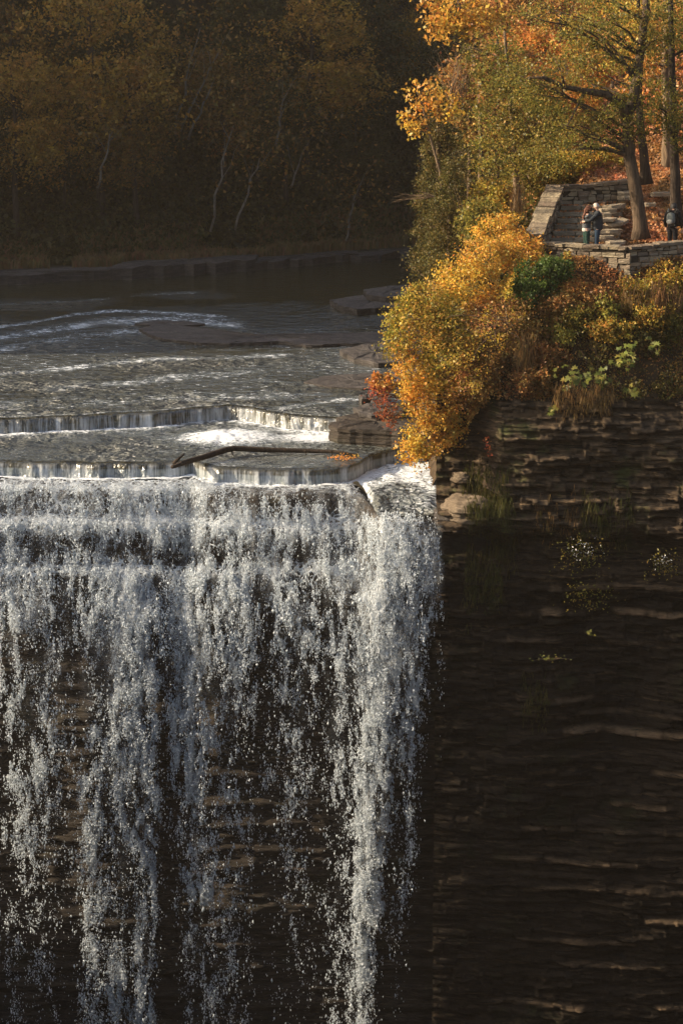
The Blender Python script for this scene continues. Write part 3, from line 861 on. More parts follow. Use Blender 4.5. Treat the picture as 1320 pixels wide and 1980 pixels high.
def coping_along(mb, A, B, z1a, z1b, thick, th=.09, length=(.22, .55)):
    A = Vector((A[0], A[1], 0)); B = Vector((B[0], B[1], 0)); D = B-A; L = D.length; d = D.normalized()
    x = 0
    while x < L:
        l = min(random.uniform(*length), L-x)
        if L-x-l < .2: l = L-x
        t = (x+l/2)/L; sl = (z1b-z1a)/L
        rot = Matrix.Rotation(math.atan2(d.y, d.x), 3, 'Z') @ Matrix.Rotation(-math.atan(sl)+random.uniform(-.03, .03), 3, 'Y')
        c = A + d*(x+l/2)
        mb.box((c.x, c.y, z1a+(z1b-z1a)*t+th/2+random.uniform(-.012, .012)), (l-.015, thick+random.uniform(.02, .12), th), rot, .018)
        x += l
def core_along(mb, A, B, z0, z1a, z1b, thick):
    A = Vector((A[0], A[1], 0)); B = Vector((B[0], B[1], 0)); d = (B-A).normalized(); n = Vector((-d.y, d.x, 0))*(thick/2-.05)
    v = []
    for P, z1 in ((A, z1a), (B, z1b)):
        for q in (-1, 1):
            for z in (z0, z1-.02): v.append((P.x+n.x*q, P.y+n.y*q, z))
    mb.add(v, [(0, 1, 3, 2), (4, 6, 7, 5), (0, 4, 5, 1), (2, 3, 7, 6), (1, 5, 7, 3)])
def wall_thing(name, label, cat, segs, thick, z0s, cop=.09):
    base = Vector((segs[0][0][0], segs[0][0][1], z0s[0]))
    e = empty(name, (0, 0, 0), label, cat)
    e.location = base
    m1, m2, m3 = MB(), MB(), MB()
    for (A, B, za, zb), z0 in zip(segs, z0s):
        blocks_along(m1, A, B, z0, za, zb, thick); core_along(m3, A, B, z0, za, zb, thick); coping_along(m2, A, B, za+.005, zb+.005, thick, cop)
    for m, nm, mt in ((m1, 'masonry', M['stone']), (m3, 'core', M['mortar']), (m2, 'coping', M['coping'])):
        m.v = [(x-base.x, y-base.y, z-base.z) for x, y, z in m.v]
        m.build(nm, mt, e)
    return e
def xy(px, py, Y): p = at(px, py, Y); return (p.x, p.y)
# front parapet: left end -> corner -> recedes to the right
pw = [(6.35, 64.55), (6.95, 63.85), (8.68, 63.15), (9.6, 63.55), (12.2, 64.35)]
wall_thing('stone_parapet', 'low dry stone parapet with flat coping in front of the embracing couple', 'stone wall',
           [((pw[0]), (pw[1]), 6.66, 6.66), ((pw[1]), (pw[2]), 6.66, 6.62), ((pw[2]), (pw[3]), 6.62, 6.68), ((pw[3]), (pw[4]), 6.72, 6.78)],
           .42, [5.9, 5.3, 5.5, 5.7])
# wall flanking the stairs: climbs from the terrace, then turns right behind the landing
sw = [(6.02, 65.0), (6.55, 67.0), (7.05, 68.9), (8.0, 69.25), (9.55, 69.5)]
wall_thing('stair_wall', 'curved stone wall climbing beside the shaded steps and turning right behind them', 'stone wall',
           [(sw[0], sw[1], 6.85, 7.55), (sw[1], sw[2], 7.55, 8.12), (sw[2], sw[3], 8.12, 8.10), (sw[3], sw[4], 8.10, 8.26)],
           .50, [5.6, 5.8, 6.2, 6.4], .10)
# steps
ste = empty('stone_steps', (6.9, 65.3, TZ), 'shaded flight of stone steps strewn with leaves behind the couple', 'steps')
for i in range(8):
    m = MB(); z = .17*(i+1); y = .42*i
    x0 = -.45+.085*i*1.2
    for k in range(3):
        w = (2.25-.03*i)/3
        m.box((x0+w*(k+.5), y+.30, z-.05), (w-.02, .62, .12), None, .012)
        m.box((x0+w*(k+.5), y+.40, z-.30), (w-.01, .60, .40), None, .012)
    m.build('step', M['stone2'], ste)
# terrace paving: thin leaf strewn earth is part of the bank; flat slabs stepping up the slope right of the stairs
slabs = [(1186, 396, 68.0, .95, .40, .12, (.10, .02), 'long pale slab jutting from the top of the rock pile beside the steps'),
         (1176, 404, 67.6, .80, .40, .11, (0, 0), 'thin dark edged slab just under the long jutting slab'),
         (1166, 412, 67.3, .55, .35, .12, (0, 0), 'small stone block under the pile of thin slabs by the steps'),
         (1207, 371, 69.0, .55, .45, .10, (0, 0), 'top stone of the small stack left of the leaning trunk'),
         (1208, 379, 68.9, .70, .50, .12, (0, 0), 'bottom stone of the small stack left of the leaning trunk'),
         (1192, 427, 66.9, .95, .65, .10, (.12, .25), 'broad tilted slab lying halfway down the rocky slope'),
         (1173, 422, 66.8, .75, .40, .09, (.03, .06), 'flat weathered slab left of the broad tilted slab'),
         (1180, 444, 66.2, .80, .40, .10, (.02, 0), 'dark fronted slab beside the bald man, second step up the slope'),
         (1172, 456, 65.8, .75, .38, .09, (.02, 0), 'narrow slab beside the hip of the bald man'),
         (1190, 466, 65.3, .85, .40, .10, (.02, .04), 'leaf covered flat slab just behind the parapet'),
         (1170, 479, 64.6, .72, .42, .20, (0, 0), 'squared pale block set right behind the parapet coping'),
         (1235, 478, 64.4, .7, .30, .10, (0, 0), 'pale flat stone near the foot of the leaning trunk'),
         (1255, 393, 68.4, .62, .35, .10, (.03, 0), 'pale stone among orange leaves right of the leaning trunk'),
         (1282, 372, 69.2, 1.3, .40, .12, (.02, 0), 'long pale stone edging the leaf slope at the upper right')]
for px, py, Y, w, d, th, tl, lab in slabs:
    p = at(px, py, Y)
    n = random.choice((6, 7, 8)); ol = []
    for k in range(n):
        a = 6.2832*k/n; rr = random.uniform(.72, 1.12)
        ca, sa = math.cos(a), math.sin(a)
        f = 1/max(abs(ca), abs(sa))**.6
        ol.append((p.x+ca*w/2*rr*f*.9, p.y+sa*d/2*rr*f*.9))
    slab('stone_slab', ol, p.z, th, M['stone2'], lab, 'stone', None, layers=2, tilt=tl, under=.06, top_j=.012)

# ================================================================== ROCK LEDGES ON THE RIVER
def ledge(name, pts, Z, th, label, mat='rock_shelf', layers=4, top=.03, under=.10):
    ol = [(q.x, q.y) for q in (onz(px, py, Z) for px, py in pts)]
    # make counter-clockwise
    ar = sum(ol[i][0]*ol[(i+1) % len(ol)][1]-ol[(i+1) % len(ol)][0]*ol[i][1] for i in range(len(ol)))
    if ar < 0: ol.reverse()
    return slab(name, ol, Z, th, M[mat], label, 'rock ledge', None, layers=layers, top_j=top, under=under)
ledge('rock_ledge', [(268, 634), (300, 628), (350, 630), (420, 640), (500, 646), (600, 645), (745, 642), (790, 645), (790, 668), (740, 665), (660, 664), (600, 668), (540, 660), (440, 664), (380, 662), (320, 655), (290, 648)], .13, .45, 'long thin rock ledge lying across the middle of the dark river')
ledge('rock_ledge', [(262, 625), (300, 619), (360, 621), (400, 626), (350, 630), (300, 630)], .10, .35, 'small flat rock just upstream of the tip of the long ledge')
ledge('rock_ledge', [(640, 580), (680, 572), (740, 566), (800, 562), (800, 592), (740, 594), (690, 598), (655, 590)], .30, .7, 'dark layered rock shelf by the far right bank below the evergreens')
ledge('rock_ledge', [(700, 560), (760, 552), (800, 550), (800, 572), (745, 574), (712, 570)], .62, .45, 'upper layer of the dark rock shelf by the right bank')
ledge('rock_ledge', [(655, 676), (700, 666), (790, 662), (790, 700), (730, 702), (680, 692)], .20, .6, 'dark rock ledge tucked against the yellow bush at its widest point')
ledge('rock_ledge', [(590, 738), (620, 727), (690, 722), (780, 720), (780, 750), (700, 752), (640, 748)], .06, .4, 'barely submerged rock shelf left of the red leaved bush', top=.015)
ledge('rock_ledge', [(692, 765), (716, 760), (722, 768), (700, 773)], .22, .35, 'small square rock left of the red leaves')
ledge('rock_ledge', [(714, 768), (738, 764), (750, 776), (720, 782)], .18, .35, 'small rock under the red leaves')
ledge('rock_ledge', [(684, 788), (710, 780), (780, 778), (780, 802), (720, 804), (694, 800)], .22, .5, 'dark flat rock at the waterline under the red leaves')
ledge('rock_ledge', [(636, 822), (655, 806), (700, 797), (780, 796), (830, 800), (830, 842), (760, 834), (700, 831), (650, 828)], .04, .70, 'broad dark rock shelf beside the upper ledge of the falls', 'rock_wet', layers=6, top=.05, under=.2)
# shore ledges under the far bank, three lengths one can tell apart
def shore_ledge(x0, x1, z, th, dep, lab):
    pts = []
    N = 14
    for i in range(N+1):
        x = x0+(x1-x0)*i/N; pts.append((x, float(shoreY(x))-dep+random.uniform(-.5, .5)))
    for i in range(N, -1, -1):
        x = x0+(x1-x0)*i/N; pts.append((x, float(shoreY(x))+2.5))
    slab('shore_ledge', pts, z, th, M['rock_shelf'], lab, 'rock ledge', None, layers=3, under=.02, top_j=.05)
shore_ledge(-34, -12.6, .50, .8, .9, 'low grey rock ledge along the far shore at the left')
shore_ledge(-12.9, -5.0, .66, 1.0, 1.3, 'thicker rock ledge in the middle of the far shore')
shore_ledge(-5.3, 1.0, .44, .8, .8, 'rock ledge on the far shore right of the thicker one')
shore_ledge(.6, 9, .34, .7, 1.2, 'rock ledge on the far shore nearest the right bank')
# sunlit corner rock by the lip
def boulder(name, c, d, mat, label, seed=1, terr=.10, p=3.0, rz=0):
    bm = bmesh.new(); bmesh.ops.create_icosphere(bm, subdivisions=5, radius=1.0)
    V = np.array([v.co[:] for v in bm.verts]); F3 = np.array([[v.index for v in f.verts] for f in bm.faces]); bm.free()
    q = (np.abs(V)**p).sum(1)**(-1/p); V = V*q[:, None]
    W_ = V*np.array(d)/2
    n1 = fbm(W_[:, 0]*1.6+seed, W_[:, 1]*1.6, W_[:, 2]*1.6, s=seed, o=4)-.5
    n2 = fbm(W_[:, 0]*.5, W_[:, 1]*.5, W_[:, 2]*11, s=seed+3, o=3)-.5
    n3 = fbm(W_[:, 0]*7, W_[:, 1]*7, W_[:, 2]*9, s=seed+5, o=3)-.5
    rad = V/np.linalg.norm(V, axis=1)[:, None]
    W_ = W_ + rad*np.array([1, 1, .5])*(n1*.5*min(d[0], d[1]) + n2*terr*2 + n3*.09)[:, None]
    a = math.cos(rz), math.sin(rz)
    W_ = np.stack([W_[:, 0]*a[0]-W_[:, 1]*a[1], W_[:, 0]*a[1]+W_[:, 1]*a[0], W_[:, 2]], 1)
    o = mesh_np(name, W_, F3, mat); o.location = c
    return tag(o, label, 'rock')
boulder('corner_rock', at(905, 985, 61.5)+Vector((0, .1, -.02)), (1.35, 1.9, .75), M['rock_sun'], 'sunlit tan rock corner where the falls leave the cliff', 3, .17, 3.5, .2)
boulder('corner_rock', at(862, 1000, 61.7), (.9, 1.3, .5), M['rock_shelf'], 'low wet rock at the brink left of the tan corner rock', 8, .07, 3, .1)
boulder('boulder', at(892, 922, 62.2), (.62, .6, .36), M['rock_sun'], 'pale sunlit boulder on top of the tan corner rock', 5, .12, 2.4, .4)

# ================================================================== LOG ON THE LIP
lg = empty('fallen_log', onz(450, 870, -.42), 'long thin driftwood log lying across the lip of the falls', 'log')
lb = Vector(lg.location)
def lp(px, py, Z): return onz(px, py, Z)-lb
m = MB()
pp = [(333, 903, -.36), (362, 893, -.34), (400, 882, -.30), (436, 870, -.26), (452, 867, -.25), (520, 870, -.33), (600, 872, -.38), (655, 874, -.41), (690, 880, -.44)]
m.tube([lp(*q) for q in pp], [.06, .085, .095, .10, .10, .09, .075, .06, .035], 8)
m.build('trunk', M['bark_dark'], lg, True)
m = MB(); m.tube([lp(336, 896, -.36), lp(345, 888, -.2), lp(356, 878, -.12)], [.06, .05, .03], 6); m.build('branch', M['bark_dark'], lg, True)
for px in (448, 590, 640):
    m = MB(); m.tube([lp(px, 871, -.30), lp(px+2, 880, -.48)], [.03, .015], 5); m.build('branch', M['bark_dark'], lg, True)
P = np.array([list(onz(random.gauss(668, 14), random.gauss(884, 3), -.40)) for _ in range(90)])
o = leaf_obj('leaf_drift', P, .10, L_ORANGE, None); tag(o, 'orange leaves caught on the right end of the driftwood log', 'leaves', None, 'stuff')

# ================================================================== VEGETATION
def pblob(px, py, Y, rx, rz, ry=None):
    """ellipsoid centred where the photo shows it, at real distance Y"""
    c = at(px, py, Y); k = Y/F*1.02
    return (c.x, c.y, c.z, rx*k, (ry if ry is not None else rx)*k, rz*k)
def shrub(name, label, cat, blobs, nclump, per, cr, ls, mat, base=None, bark=None, group=None, nst=7, shell=.45, flat=None):
    b0 = blobs[0]
    if base is None: base = (b0[0]+.3, b0[1]+.3, b0[2]-b0[5]*.9)
    e = empty(name, base, label, cat, group)
    P, cens = blob_points(blobs, nclump, per, cr, shell=shell)
    bb = np.array(base)
    m = MB(); cl = list(cens); random.shuffle(cl)
    for c in cl[:nst]:
        c = Vector(c)-Vector(base); L = c.length
        m.tube(limb_path((random.uniform(-.1, .1), random.uniform(-.1, .1), -.1), c, .2), [.028, .024, .018, .013, .009, .004], 5)
        for _ in range(2):
            c2 = c + Vector([random.uniform(-1, 1) for _ in range(3)])*cr
            m.tube([c*.7, c*.5+c2*.5, c2], [.010, .007, .003], 4)
    m.build('stem', bark or M['twig'], e)
    leaf_obj('foliage', P-bb, ls, mat, e, flat)
    return e

# --- the overhanging mass at the river's edge
B = [(7.5, .15)]
yg = [('yellow leaved bush at the lip, its lowest twigs hanging over the white water',
       [pblob(835, 770, 61.6, 62, 60), pblob(800, 730, 61.5, 45, 50), pblob(822, 850, 61.2, 42, 38), pblob(795, 878, 61.0, 22, 30), pblob(862, 830, 61.5, 34, 40)], 300, 46, .22, .105, L_YEL),
      ('yellow green bush bulging farthest out over the river',
       [pblob(805, 630, 61.9, 62, 62), pblob(772, 660, 61.7, 32, 48), pblob(830, 580, 62.0, 52, 40)], 230, 42, .24, .10, L_GOLD),
      ('golden bush in the middle of the overhanging thicket',
       [pblob(880, 690, 61.6, 70, 66), pblob(850, 640, 61.7, 60, 50)], 200, 40, .25, .10, L_GOLD),
      ('bright yellow bush on the bank above the thicket',
       [pblob(905, 545, 62.6, 66, 52), pblob(935, 500, 63.3, 50, 42)], 190, 44, .24, .10, L_YEL),
      ('yellow orange bush directly left of the stone parapet',
       [pblob(1000, 490, 63.9, 52, 40), pblob(965, 450, 64.6, 46, 36)], 150, 44, .24, .10, L_YEL),
      ('rust brown bush at the right side of the thicket above the cliff',
       [pblob(945, 640, 61.7, 66, 62), pblob(990, 610, 61.9, 46, 40)], 190, 36, .26, .09, L_RUST),
      ('olive and orange bush draped over the top of the cliff',
       [pblob(905, 745, 61.3, 50, 46), pblob(930, 700, 61.4, 40, 46)], 120, 36, .26, .09, L_RUST)]
for lab, bl, nc_, per, cr, ls, mt in yg:
    shrub('bush', lab, 'bush', bl, int(nc_*.85), per*.72, cr*1.12, ls*.9, mt, shell=.62, group='bushes overhanging the river edge', nst=26,
          base=(bl[0][0]+.9, bl[0][1]+.9, bl[0][2]-.2))
shrub('bush', 'small red leaved bush reaching over the river left of the yellow one', 'bush',
      [pblob(742, 775, 61.6, 26, 40), pblob(756, 805, 61.5, 18, 18)], 46, 14, .20, .085, L_RED, nst=10, base=tuple(at(800, 770, 61.9)))
shrub('bush', 'sparse orange twigs just above the small red leaved bush', 'bush',
      [pblob(735, 738, 61.7, 22, 20)], 26, 18, .14, .10, L_ORANGE, nst=8, base=tuple(at(790, 745, 62)))
shrub('bush', 'glossy dark green bush left of the parapet above the drop', 'bush',
      [pblob(1032, 545, 62.5, 42, 46), pblob(1075, 520, 62.6, 34, 24), pblob(1012, 575, 62.3, 28, 26)], 170, 42, .18, .085, L_GREEN, nst=10)
# twiggy stems over the thicket
m = MB()
tb = at(960, 650, 61.4)
for i in range(46):
    a = at(random.uniform(930, 1010), random.uniform(610, 690), random.uniform(60.9, 61.5)); b = a + Vector((random.uniform(-1.4, .3), random.uniform(-.5, .1), random.uniform(-.5, .7)))
    m.tube([q-tb for q in limb_path(a, b, .2, 4)], [.014, .012, .009, .007, .003], 4)
o = m.build('bare_brambles', M['twig']); o.location = tb; tag(o, 'tangle of bare brown brambles between the yellow thicket and the cliff top', 'brambles')

# --- slope below the parapet: plants one can tell apart
sl = [(1085, 600, 62.0, 46, 34, 'brown and orange low bush under the left half of the parapet', L_RUST, 90, .085),
      (1150, 575, 62.2, 44, 30, 'rust coloured low bush under the corner of the parapet', L_RUST, 80, .085),
      (1120, 620, 61.7, 34, 28, 'small dark green plant below the rust coloured bush', L_OLIVE, 70, .08),
      (1225, 570, 62.4, 46, 34, 'golden olive bush under the shaded right part of the parapet', L_GOLD, 100, .085),
      (1290, 540, 62.8, 40, 32, 'green and orange bush at the right edge beside the parapet', L_GOLD, 80, .085),
      (1300, 620, 61.9, 36, 60, 'tall olive bush hanging at the right edge of the picture', L_OLIVE, 100, .085),
      (1172, 600, 61.6, 22, 26, 'pale lime leaved sapling catching the sun below the parapet corner', L_LIME, 16, .10),
      (1082, 648, 61.3, 24, 18, 'lime yellow plant at the brink of the dark hollow', L_LIME, 14, .09),
      (1020, 660, 61.6, 40, 34, 'orange brown plant on the brink right of the brambles', L_RUST, 70, .085),
      (1250, 650, 61.5, 40, 44, 'shaded green plant with orange leaves over the dark hollow', L_CEDAR, 30, .09),  # plants of the hollow: shade put into the colour by darker cedar leaves
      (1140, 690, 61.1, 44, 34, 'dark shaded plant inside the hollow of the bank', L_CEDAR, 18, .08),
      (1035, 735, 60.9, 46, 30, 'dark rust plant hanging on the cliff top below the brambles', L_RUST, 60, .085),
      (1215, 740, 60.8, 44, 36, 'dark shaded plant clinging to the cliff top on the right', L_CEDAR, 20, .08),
      (1295, 740, 60.9, 36, 46, 'shaded plant at the right edge below the tall olive bush', L_CEDAR, 26, .08)]
sl += [(1060, 690, 61.2, 44, 30, 'orange and rust plant spilling over the brink right of the brambles', L_RUST, 80, .085),
       (1180, 640, 61.4, 46, 26, 'golden green plant in the middle of the slope above the maple saplings', L_GOLD, 80, .085),
       (1260, 610, 61.7, 44, 30, 'golden plant left of the tall olive bush', L_GOLD, 80, .085),
       (1120, 560, 62.4, 30, 18, 'low orange leaved plant touching the lit parapet stones', L_ORANGE, 50, .08)]
for px, py, Y, rx, rz, lab, mt, ncl, ls in sl:
    if rx > 0: shrub('slope_plant', lab, 'plant', [pblob(px, py, Y, rx, rz, rx*.6)], ncl, 26, .17, ls, mt, nst=6, shell=.2, group='plants on the slope below the parapet')

# maple saplings with large leaves in front of the hollow
def maple_leaves(name, C, size, mat, parent):
    """five lobed leaves, one fan of triangles each"""
    V = []; Fc = []
    lob = []
    for k in range(11):
        a = -1.9 + 3.8*k/10; r = (1.0 if k % 2 == 0 else .55)*(1-.18*abs(a)/1.9); lob.append((math.sin(a)*r, math.cos(a)*r))
    for c in C:
        n = Vector((random.gauss(-.3, .35), random.gauss(-.7, .3), random.gauss(.7, .3))).normalized()
        up = Vector((random.gauss(0, .5), 0, random.gauss(-.4, .6))); up = (up-n*up.dot(n)).normalized(); sd = n.cross(up); s = size*random.uniform(.6, 1.2)
        b = len(V); V.append(tuple(c))
        for x, y in lob: V.append(tuple(Vector(c)+(sd*x+up*y)*s - n*s*.2*(x*x)))
        for k in range(10): Fc.append((b, b+1+k, b+2+k))
    return mesh_np(name, np.array(V), np.array(Fc), mat, parent)
L_MAPLE = leaf_mat('maple_green', [(.11, .14, .025), (.20, .21, .04), (.08, .11, .022), (.30, .25, .05)])
for px, py, Y, n, rx, rz, lab in [(1112, 725, 60.3, 26, 22, 20, 'sapling with large lime maple leaves at the left above the grass fringe'),
                                (1150, 733, 60.2, 26, 26, 14, 'sapling with large pale maple leaves right above the grass fringe'),
                                (1210, 700, 60.6, 20, 30, 14, 'sapling with dark green maple leaves in the shaded hollow'),
                                (1263, 667, 60.9, 10, 14, 10, 'single sunlit yellow maple spray right of the hollow'),
                                (1220, 678, 60.6, 14, 20, 18, 'green maple sprig hanging over the hollow'),
                                (1220, 760, 60.1, 8, 12, 12, 'small lime sprig low on the cliff top at the right'),
                                (1068, 792, 60.0, 7, 10, 8, 'tiny green sprig on the upper rock band'),
                                (1140, 1222, 60.3, 7, 8, 6, 'tiny bright green plant on the dark cliff, upper one'),
                                (1062, 1272, 60.3, 14, 34, 9, 'patch of small round green leaves on the bright rock ledge')]:
    b = at(px, py+6, Y+.35); e = empty('sapling', b, lab, 'sapling')
    small = n < 15 and py > 1000
    C = [at(px+random.gauss(0, rx*.55), py+random.gauss(0, rz*.55), Y+random.uniform(-.2, .2))-b for _ in range(n if not small else n*2)]
    maple_leaves('foliage', C, .15 if not small else .06, L_MAPLE, e)
    m = MB()
    for c in C[::3]: m.tube([Vector((0, 0, 0)), c*.5+Vector((0, 0, .05)), c], [.012, .009, .004], 4)
    m.build('stem', M['twig'], e)
# scattered red creeper on the cliff
b = at(943, 870, 60.4); P = np.array([list(at(943+random.gauss(0, 4), random.uniform(845, 885), 60.4)-b) for _ in range(26)])
o = leaf_obj('creeper', P, .09, L_RED, None); o.location = b; tag(o, 'short red creeper hanging on the upper cliff band', 'creeper')

# grass fringes
def fringe(px0, px1, py, Y, n, L, mat, lab, down=True, w=.012, jz=.24):
    b = at((px0+px1)/2, py, Y)
    Bp = np.array([list(at(random.uniform(px0, px1), py+random.gauss(0, 4), Y+random.uniform(-.1, .15))-b) for _ in range(n)]); Bp[:, 2] += RNG.normal(0, jz, n)
    o = blade_obj('grass_tuft', Bp, L, (0, .55), mat, None, w, .35, down); o.location = b
    tag(o, lab, 'grass')
fringe(1122, 1186, 778, 60.1, 190, .5, GRASS, 'orange dry grass fringe hanging over the upper rock band', w=.010)
fringe(1070, 1124, 780, 60.15, 130, .45, GRASS, 'shorter dry grass fringe left of the orange one')
fringe(1262, 1318, 590, 61.6, 150, .7, GRASS, 'long dry grass tuft hanging at the right edge of the bank')
fringe(1200, 1262, 582, 61.7, 130, .5, GRASS, 'dry brown grass hanging below the shaded parapet')
fringe(1000, 1030, 700, 60.9, 160, .9, GRASS, 'pale dead stems trailing down below the brambles')
fringe(985, 1018, 398, 66.6, 60, .7, GRASS, 'upright dry straw tuft beside the stair wall', down=False)
for px0, px1, py, n, L, lab in [(900, 985, 985, 700, .8, 'green grass curtain hanging below the corner rock'), (905, 1000, 1060, 600, .8, 'dark green grass hanging halfway down beside the falls'), (900, 975, 1150, 360, .6, 'lowest dark grass patch beside the falls'),
                                (1030, 1120, 1015, 160, .5, 'brown grass hanging from the hollow under the massive rock band'), (1120, 1220, 1020, 420, .7, 'dark grass hanging under the rock band on the right'), (1010, 1060, 1370, 160, .5, 'thin dead grass on the middle of the dark cliff')]:
    b = at((px0+px1)/2, py, 60.6); pts = []
    for _ in range(n):
        q = at(random.uniform(px0, px1), py+random.gauss(0, 26), 60.6); yy = float(cliffY(q.x, q.z)); pts.append([q.x-b.x, yy-.02-b.y, q.z-b.z])
    o = blade_obj('grass_tuft', np.array(pts), L, (0, .5), GRASS_G if 'green' in lab or 'dark' in lab or 'lowest' in lab else GRASS, None, .012, .3, True); o.location = b; tag(o, lab, 'grass')
# white flowering plants on the cliff
M['petal'] = plain('petal', (.7, .7, .66), .8, .1)
for px, py, rx, rz, n, lab in [(1125, 1062, 40, 16, 60, 'white flowered plant under the rock band, larger and farther left'), (1285, 1083, 26, 12, 34, 'white flowered plant at the right edge of the cliff'), (1140, 1145, 40, 16, 30, 'leafy dark green plant hanging below the white flowers')]:
    b = at(px, py, 60.5); e = empty('cliff_plant', b, lab, 'plant')
    C = np.array([list(at(px+random.gauss(0, rx*.5), py+random.gauss(0, rz*.6), 60.2)-b) for _ in range(n)])
    if 'flower' in lab and 'below' not in lab:
        leaf_obj('flowers', C, .055, M['petal'], e)
    C2 = np.array([list(at(px+random.gauss(0, rx*.6), py+8+random.gauss(0, rz), 60.3)-b) for _ in range(n*7)])
    leaf_obj('foliage', C2, .07, L_OLIVE, e)

# ground cover and leaf litter on the bank
def scatter_bank(n, x0, x1, y0, y1, dz, keep=None):
    x = RNG.uniform(x0, x1, n); y = RNG.uniform(y0, y1, n)
    z = bankZ(x, y); P = np.stack([x, y, z+RNG.uniform(0, dz, n)], 1)
    return P if keep is None else P[keep(P)]
P = scatter_bank(90000, 5.9, 17, 63.9, 74, .05)
o = leaf_obj('leaf_litter', P, .13, L_LITTER, None, ((-.25, -.2, 1), .8)); tag(o, 'orange fallen leaves covering the terrace and the slope behind it', 'fallen leaves', None, 'stuff')
P = scatter_bank(60000, 7, 32, 74, 92, .12)
o = leaf_obj('leaf_litter', P, .24, L_LITTER, None, ((-.25, -.2, 1), .8)); tag(o, 'orange fallen leaves covering the wooded slope far behind the terrace', 'fallen leaves', None, 'stuff')
P = scatter_bank(42000, 3.8, 14, 61.0, 64.2, .22)
px_, py_ = proj(P[:, 0], P[:, 1], P[:, 2])
P = P[~((px_ > 1075) & (px_ < 1300) & (py_ > 625)) | (RNG.uniform(0, 1, len(P)) < .30)]
o = leaf_obj('ground_cover', P, .085, L_RUST, None); tag(o, 'low rust and olive ground cover on the steep bank below the parapet', 'ground cover', None, 'stuff')
P = scatter_bank(30000, 3.2, 7.0, 61.8, 72, .35, lambda q: q[:, 2] > .8)
o = leaf_obj('ground_cover', P, .10, L_GOLD, None); tag(o, 'golden ground cover on the bank sloping to the river', 'ground cover', None, 'stuff')
P = scatter_bank(26000, 3.2, 9, 72, 128, .6, lambda q: q[:, 2] > .5)
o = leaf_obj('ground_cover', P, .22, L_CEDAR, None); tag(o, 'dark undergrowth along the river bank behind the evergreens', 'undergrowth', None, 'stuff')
x = RNG.uniform(8.1, 10.6, 5200); y = RNG.uniform(64.7, 69.3, 5200); P = np.stack([x, y, bankZ(x, y)+RNG.uniform(.02, .20, 5200)], 1)
o = leaf_obj('leaf_litter', P, .12, L_LITTER, None, ((-.25, -.2, 1), .8)); tag(o, 'orange fallen leaves heaped over the stone slabs right of the steps', 'fallen leaves', None, 'stuff')
# leaves on the steps
P = np.array([[6.5+.1*k+random.uniform(0, 2.1), 65.3+.42*k+random.uniform(.0, .42), TZ+.17*(k+1)+.03] for k in range(8) for _ in range(70)])
o = leaf_obj('leaf_litter', P, .10, L_LITTER, None, ((-.25, -.2, 1), .8)); tag(o, 'orange fallen leaves lying on the shaded stone steps', 'fallen leaves', None, 'stuff')

# --- trees on the right bank
def P3(px, py, Y): return tuple(at(px, py, Y))
make_tree('broadleaf_tree', 'large tree with dark crooked trunk standing on the leaf covered slope behind the couple', 'tree',
          P3(1238, 460, 66.0), [P3(1238, 462, 66.0), P3(1230, 380, 66.0), P3(1216, 300, 66.0), P3(1212, 235, 66.1), P3(1228, 160, 66.3), P3(1240, 90, 66.5), P3(1247, 20, 66.7), P3(1255, -70, 67)], .225,
          [pblob(1110, 215, 66.0, 120, 60, 70), pblob(1040, 160, 65.5, 80, 55), pblob(1060, 290, 65.5, 70, 36), pblob(1150, 110, 66.5, 110, 60), pblob(1240, 200, 65.6, 70, 90), pblob(1150, 260, 65.3, 80, 50), pblob(1280, 60, 66, 60, 60), pblob(1120, 20, 66, 120, 50)],
          320, 50, .30, .082, L_OLIVE, M['bark_mid'], nlimb=26, start=.3, r1=.45, shell=.3,
          limbs=[([P3(1212, 235, 66.1), P3(1200, 200, 65.9), P3(1170, 182, 65.7), P3(1130, 176, 65.5), P3(1090, 168, 65.3), P3(1050, 150, 65.1), P3(1020, 150, 65)], .17, .03),
                 ([P3(1090, 168, 65.3), P3(1085, 140, 65.2), P3(1070, 110, 65.1)], .05, .015),
                 ([P3(1130, 176, 65.5), P3(1110, 215, 65.3), P3(1095, 245, 65.2)], .05, .015),
                 ([P3(1212, 300, 66.1), P3(1170, 290, 65.8), P3(1130, 288, 65.5), P3(1095, 290, 65.3)], .05, .012),
                 ([P3(1228, 160, 66.3), P3(1200, 110, 66.2), P3(1160, 70, 66)], .08, .02)])
make_tree('broadleaf_tree', 'slim dark trunk standing close behind the large crooked tree', 'tree',
          P3(1245, 352, 69.5), [P3(1248, 356, 69.5), P3(1240, 270, 69.5), P3(1233, 200, 69.6), P3(1238, 100, 69.8), P3(1230, -40, 70)], .17,
          [pblob(1180, 60, 70, 100, 70), pblob(1260, 20, 70, 90, 60)], 120, 34, .34, .11, L_GOLD, M['bark_dark'], nlimb=12)
make_tree('broadleaf_tree', 'straight dark trunk near the right edge beside the walker', 'tree',
          P3(1306, 430, 66.8), [P3(1307, 436, 66.8), P3(1303, 330, 66.8), P3(1300, 200, 66.9), P3(1297, 80, 67), P3(1292, -60, 67.2)], .19,
          [pblob(1290, 200, 66, 50, 46), pblob(1300, 60, 67, 60, 60), pblob(1330, 260, 66, 50, 40)], 90, 34, .3, .10, L_OLIVE, M['bark_dark'], nlimb=10)
make_tree('broadleaf_tree', 'pale lit trunk with flaring roots on the upper leaf slope', 'tree',
          P3(1284, 358, 72), [P3(1282, 366, 72), P3(1287, 320, 72), P3(1290, 260, 72), P3(1285, 130, 72.2), P3(1290, -60, 72.5)], .24,
          [pblob(1300, 150, 73, 90, 90), pblob(1250, 60, 74, 90, 70)], 150, 36, .36, .13, L_ORANGE, M['bark'], nlimb=12)
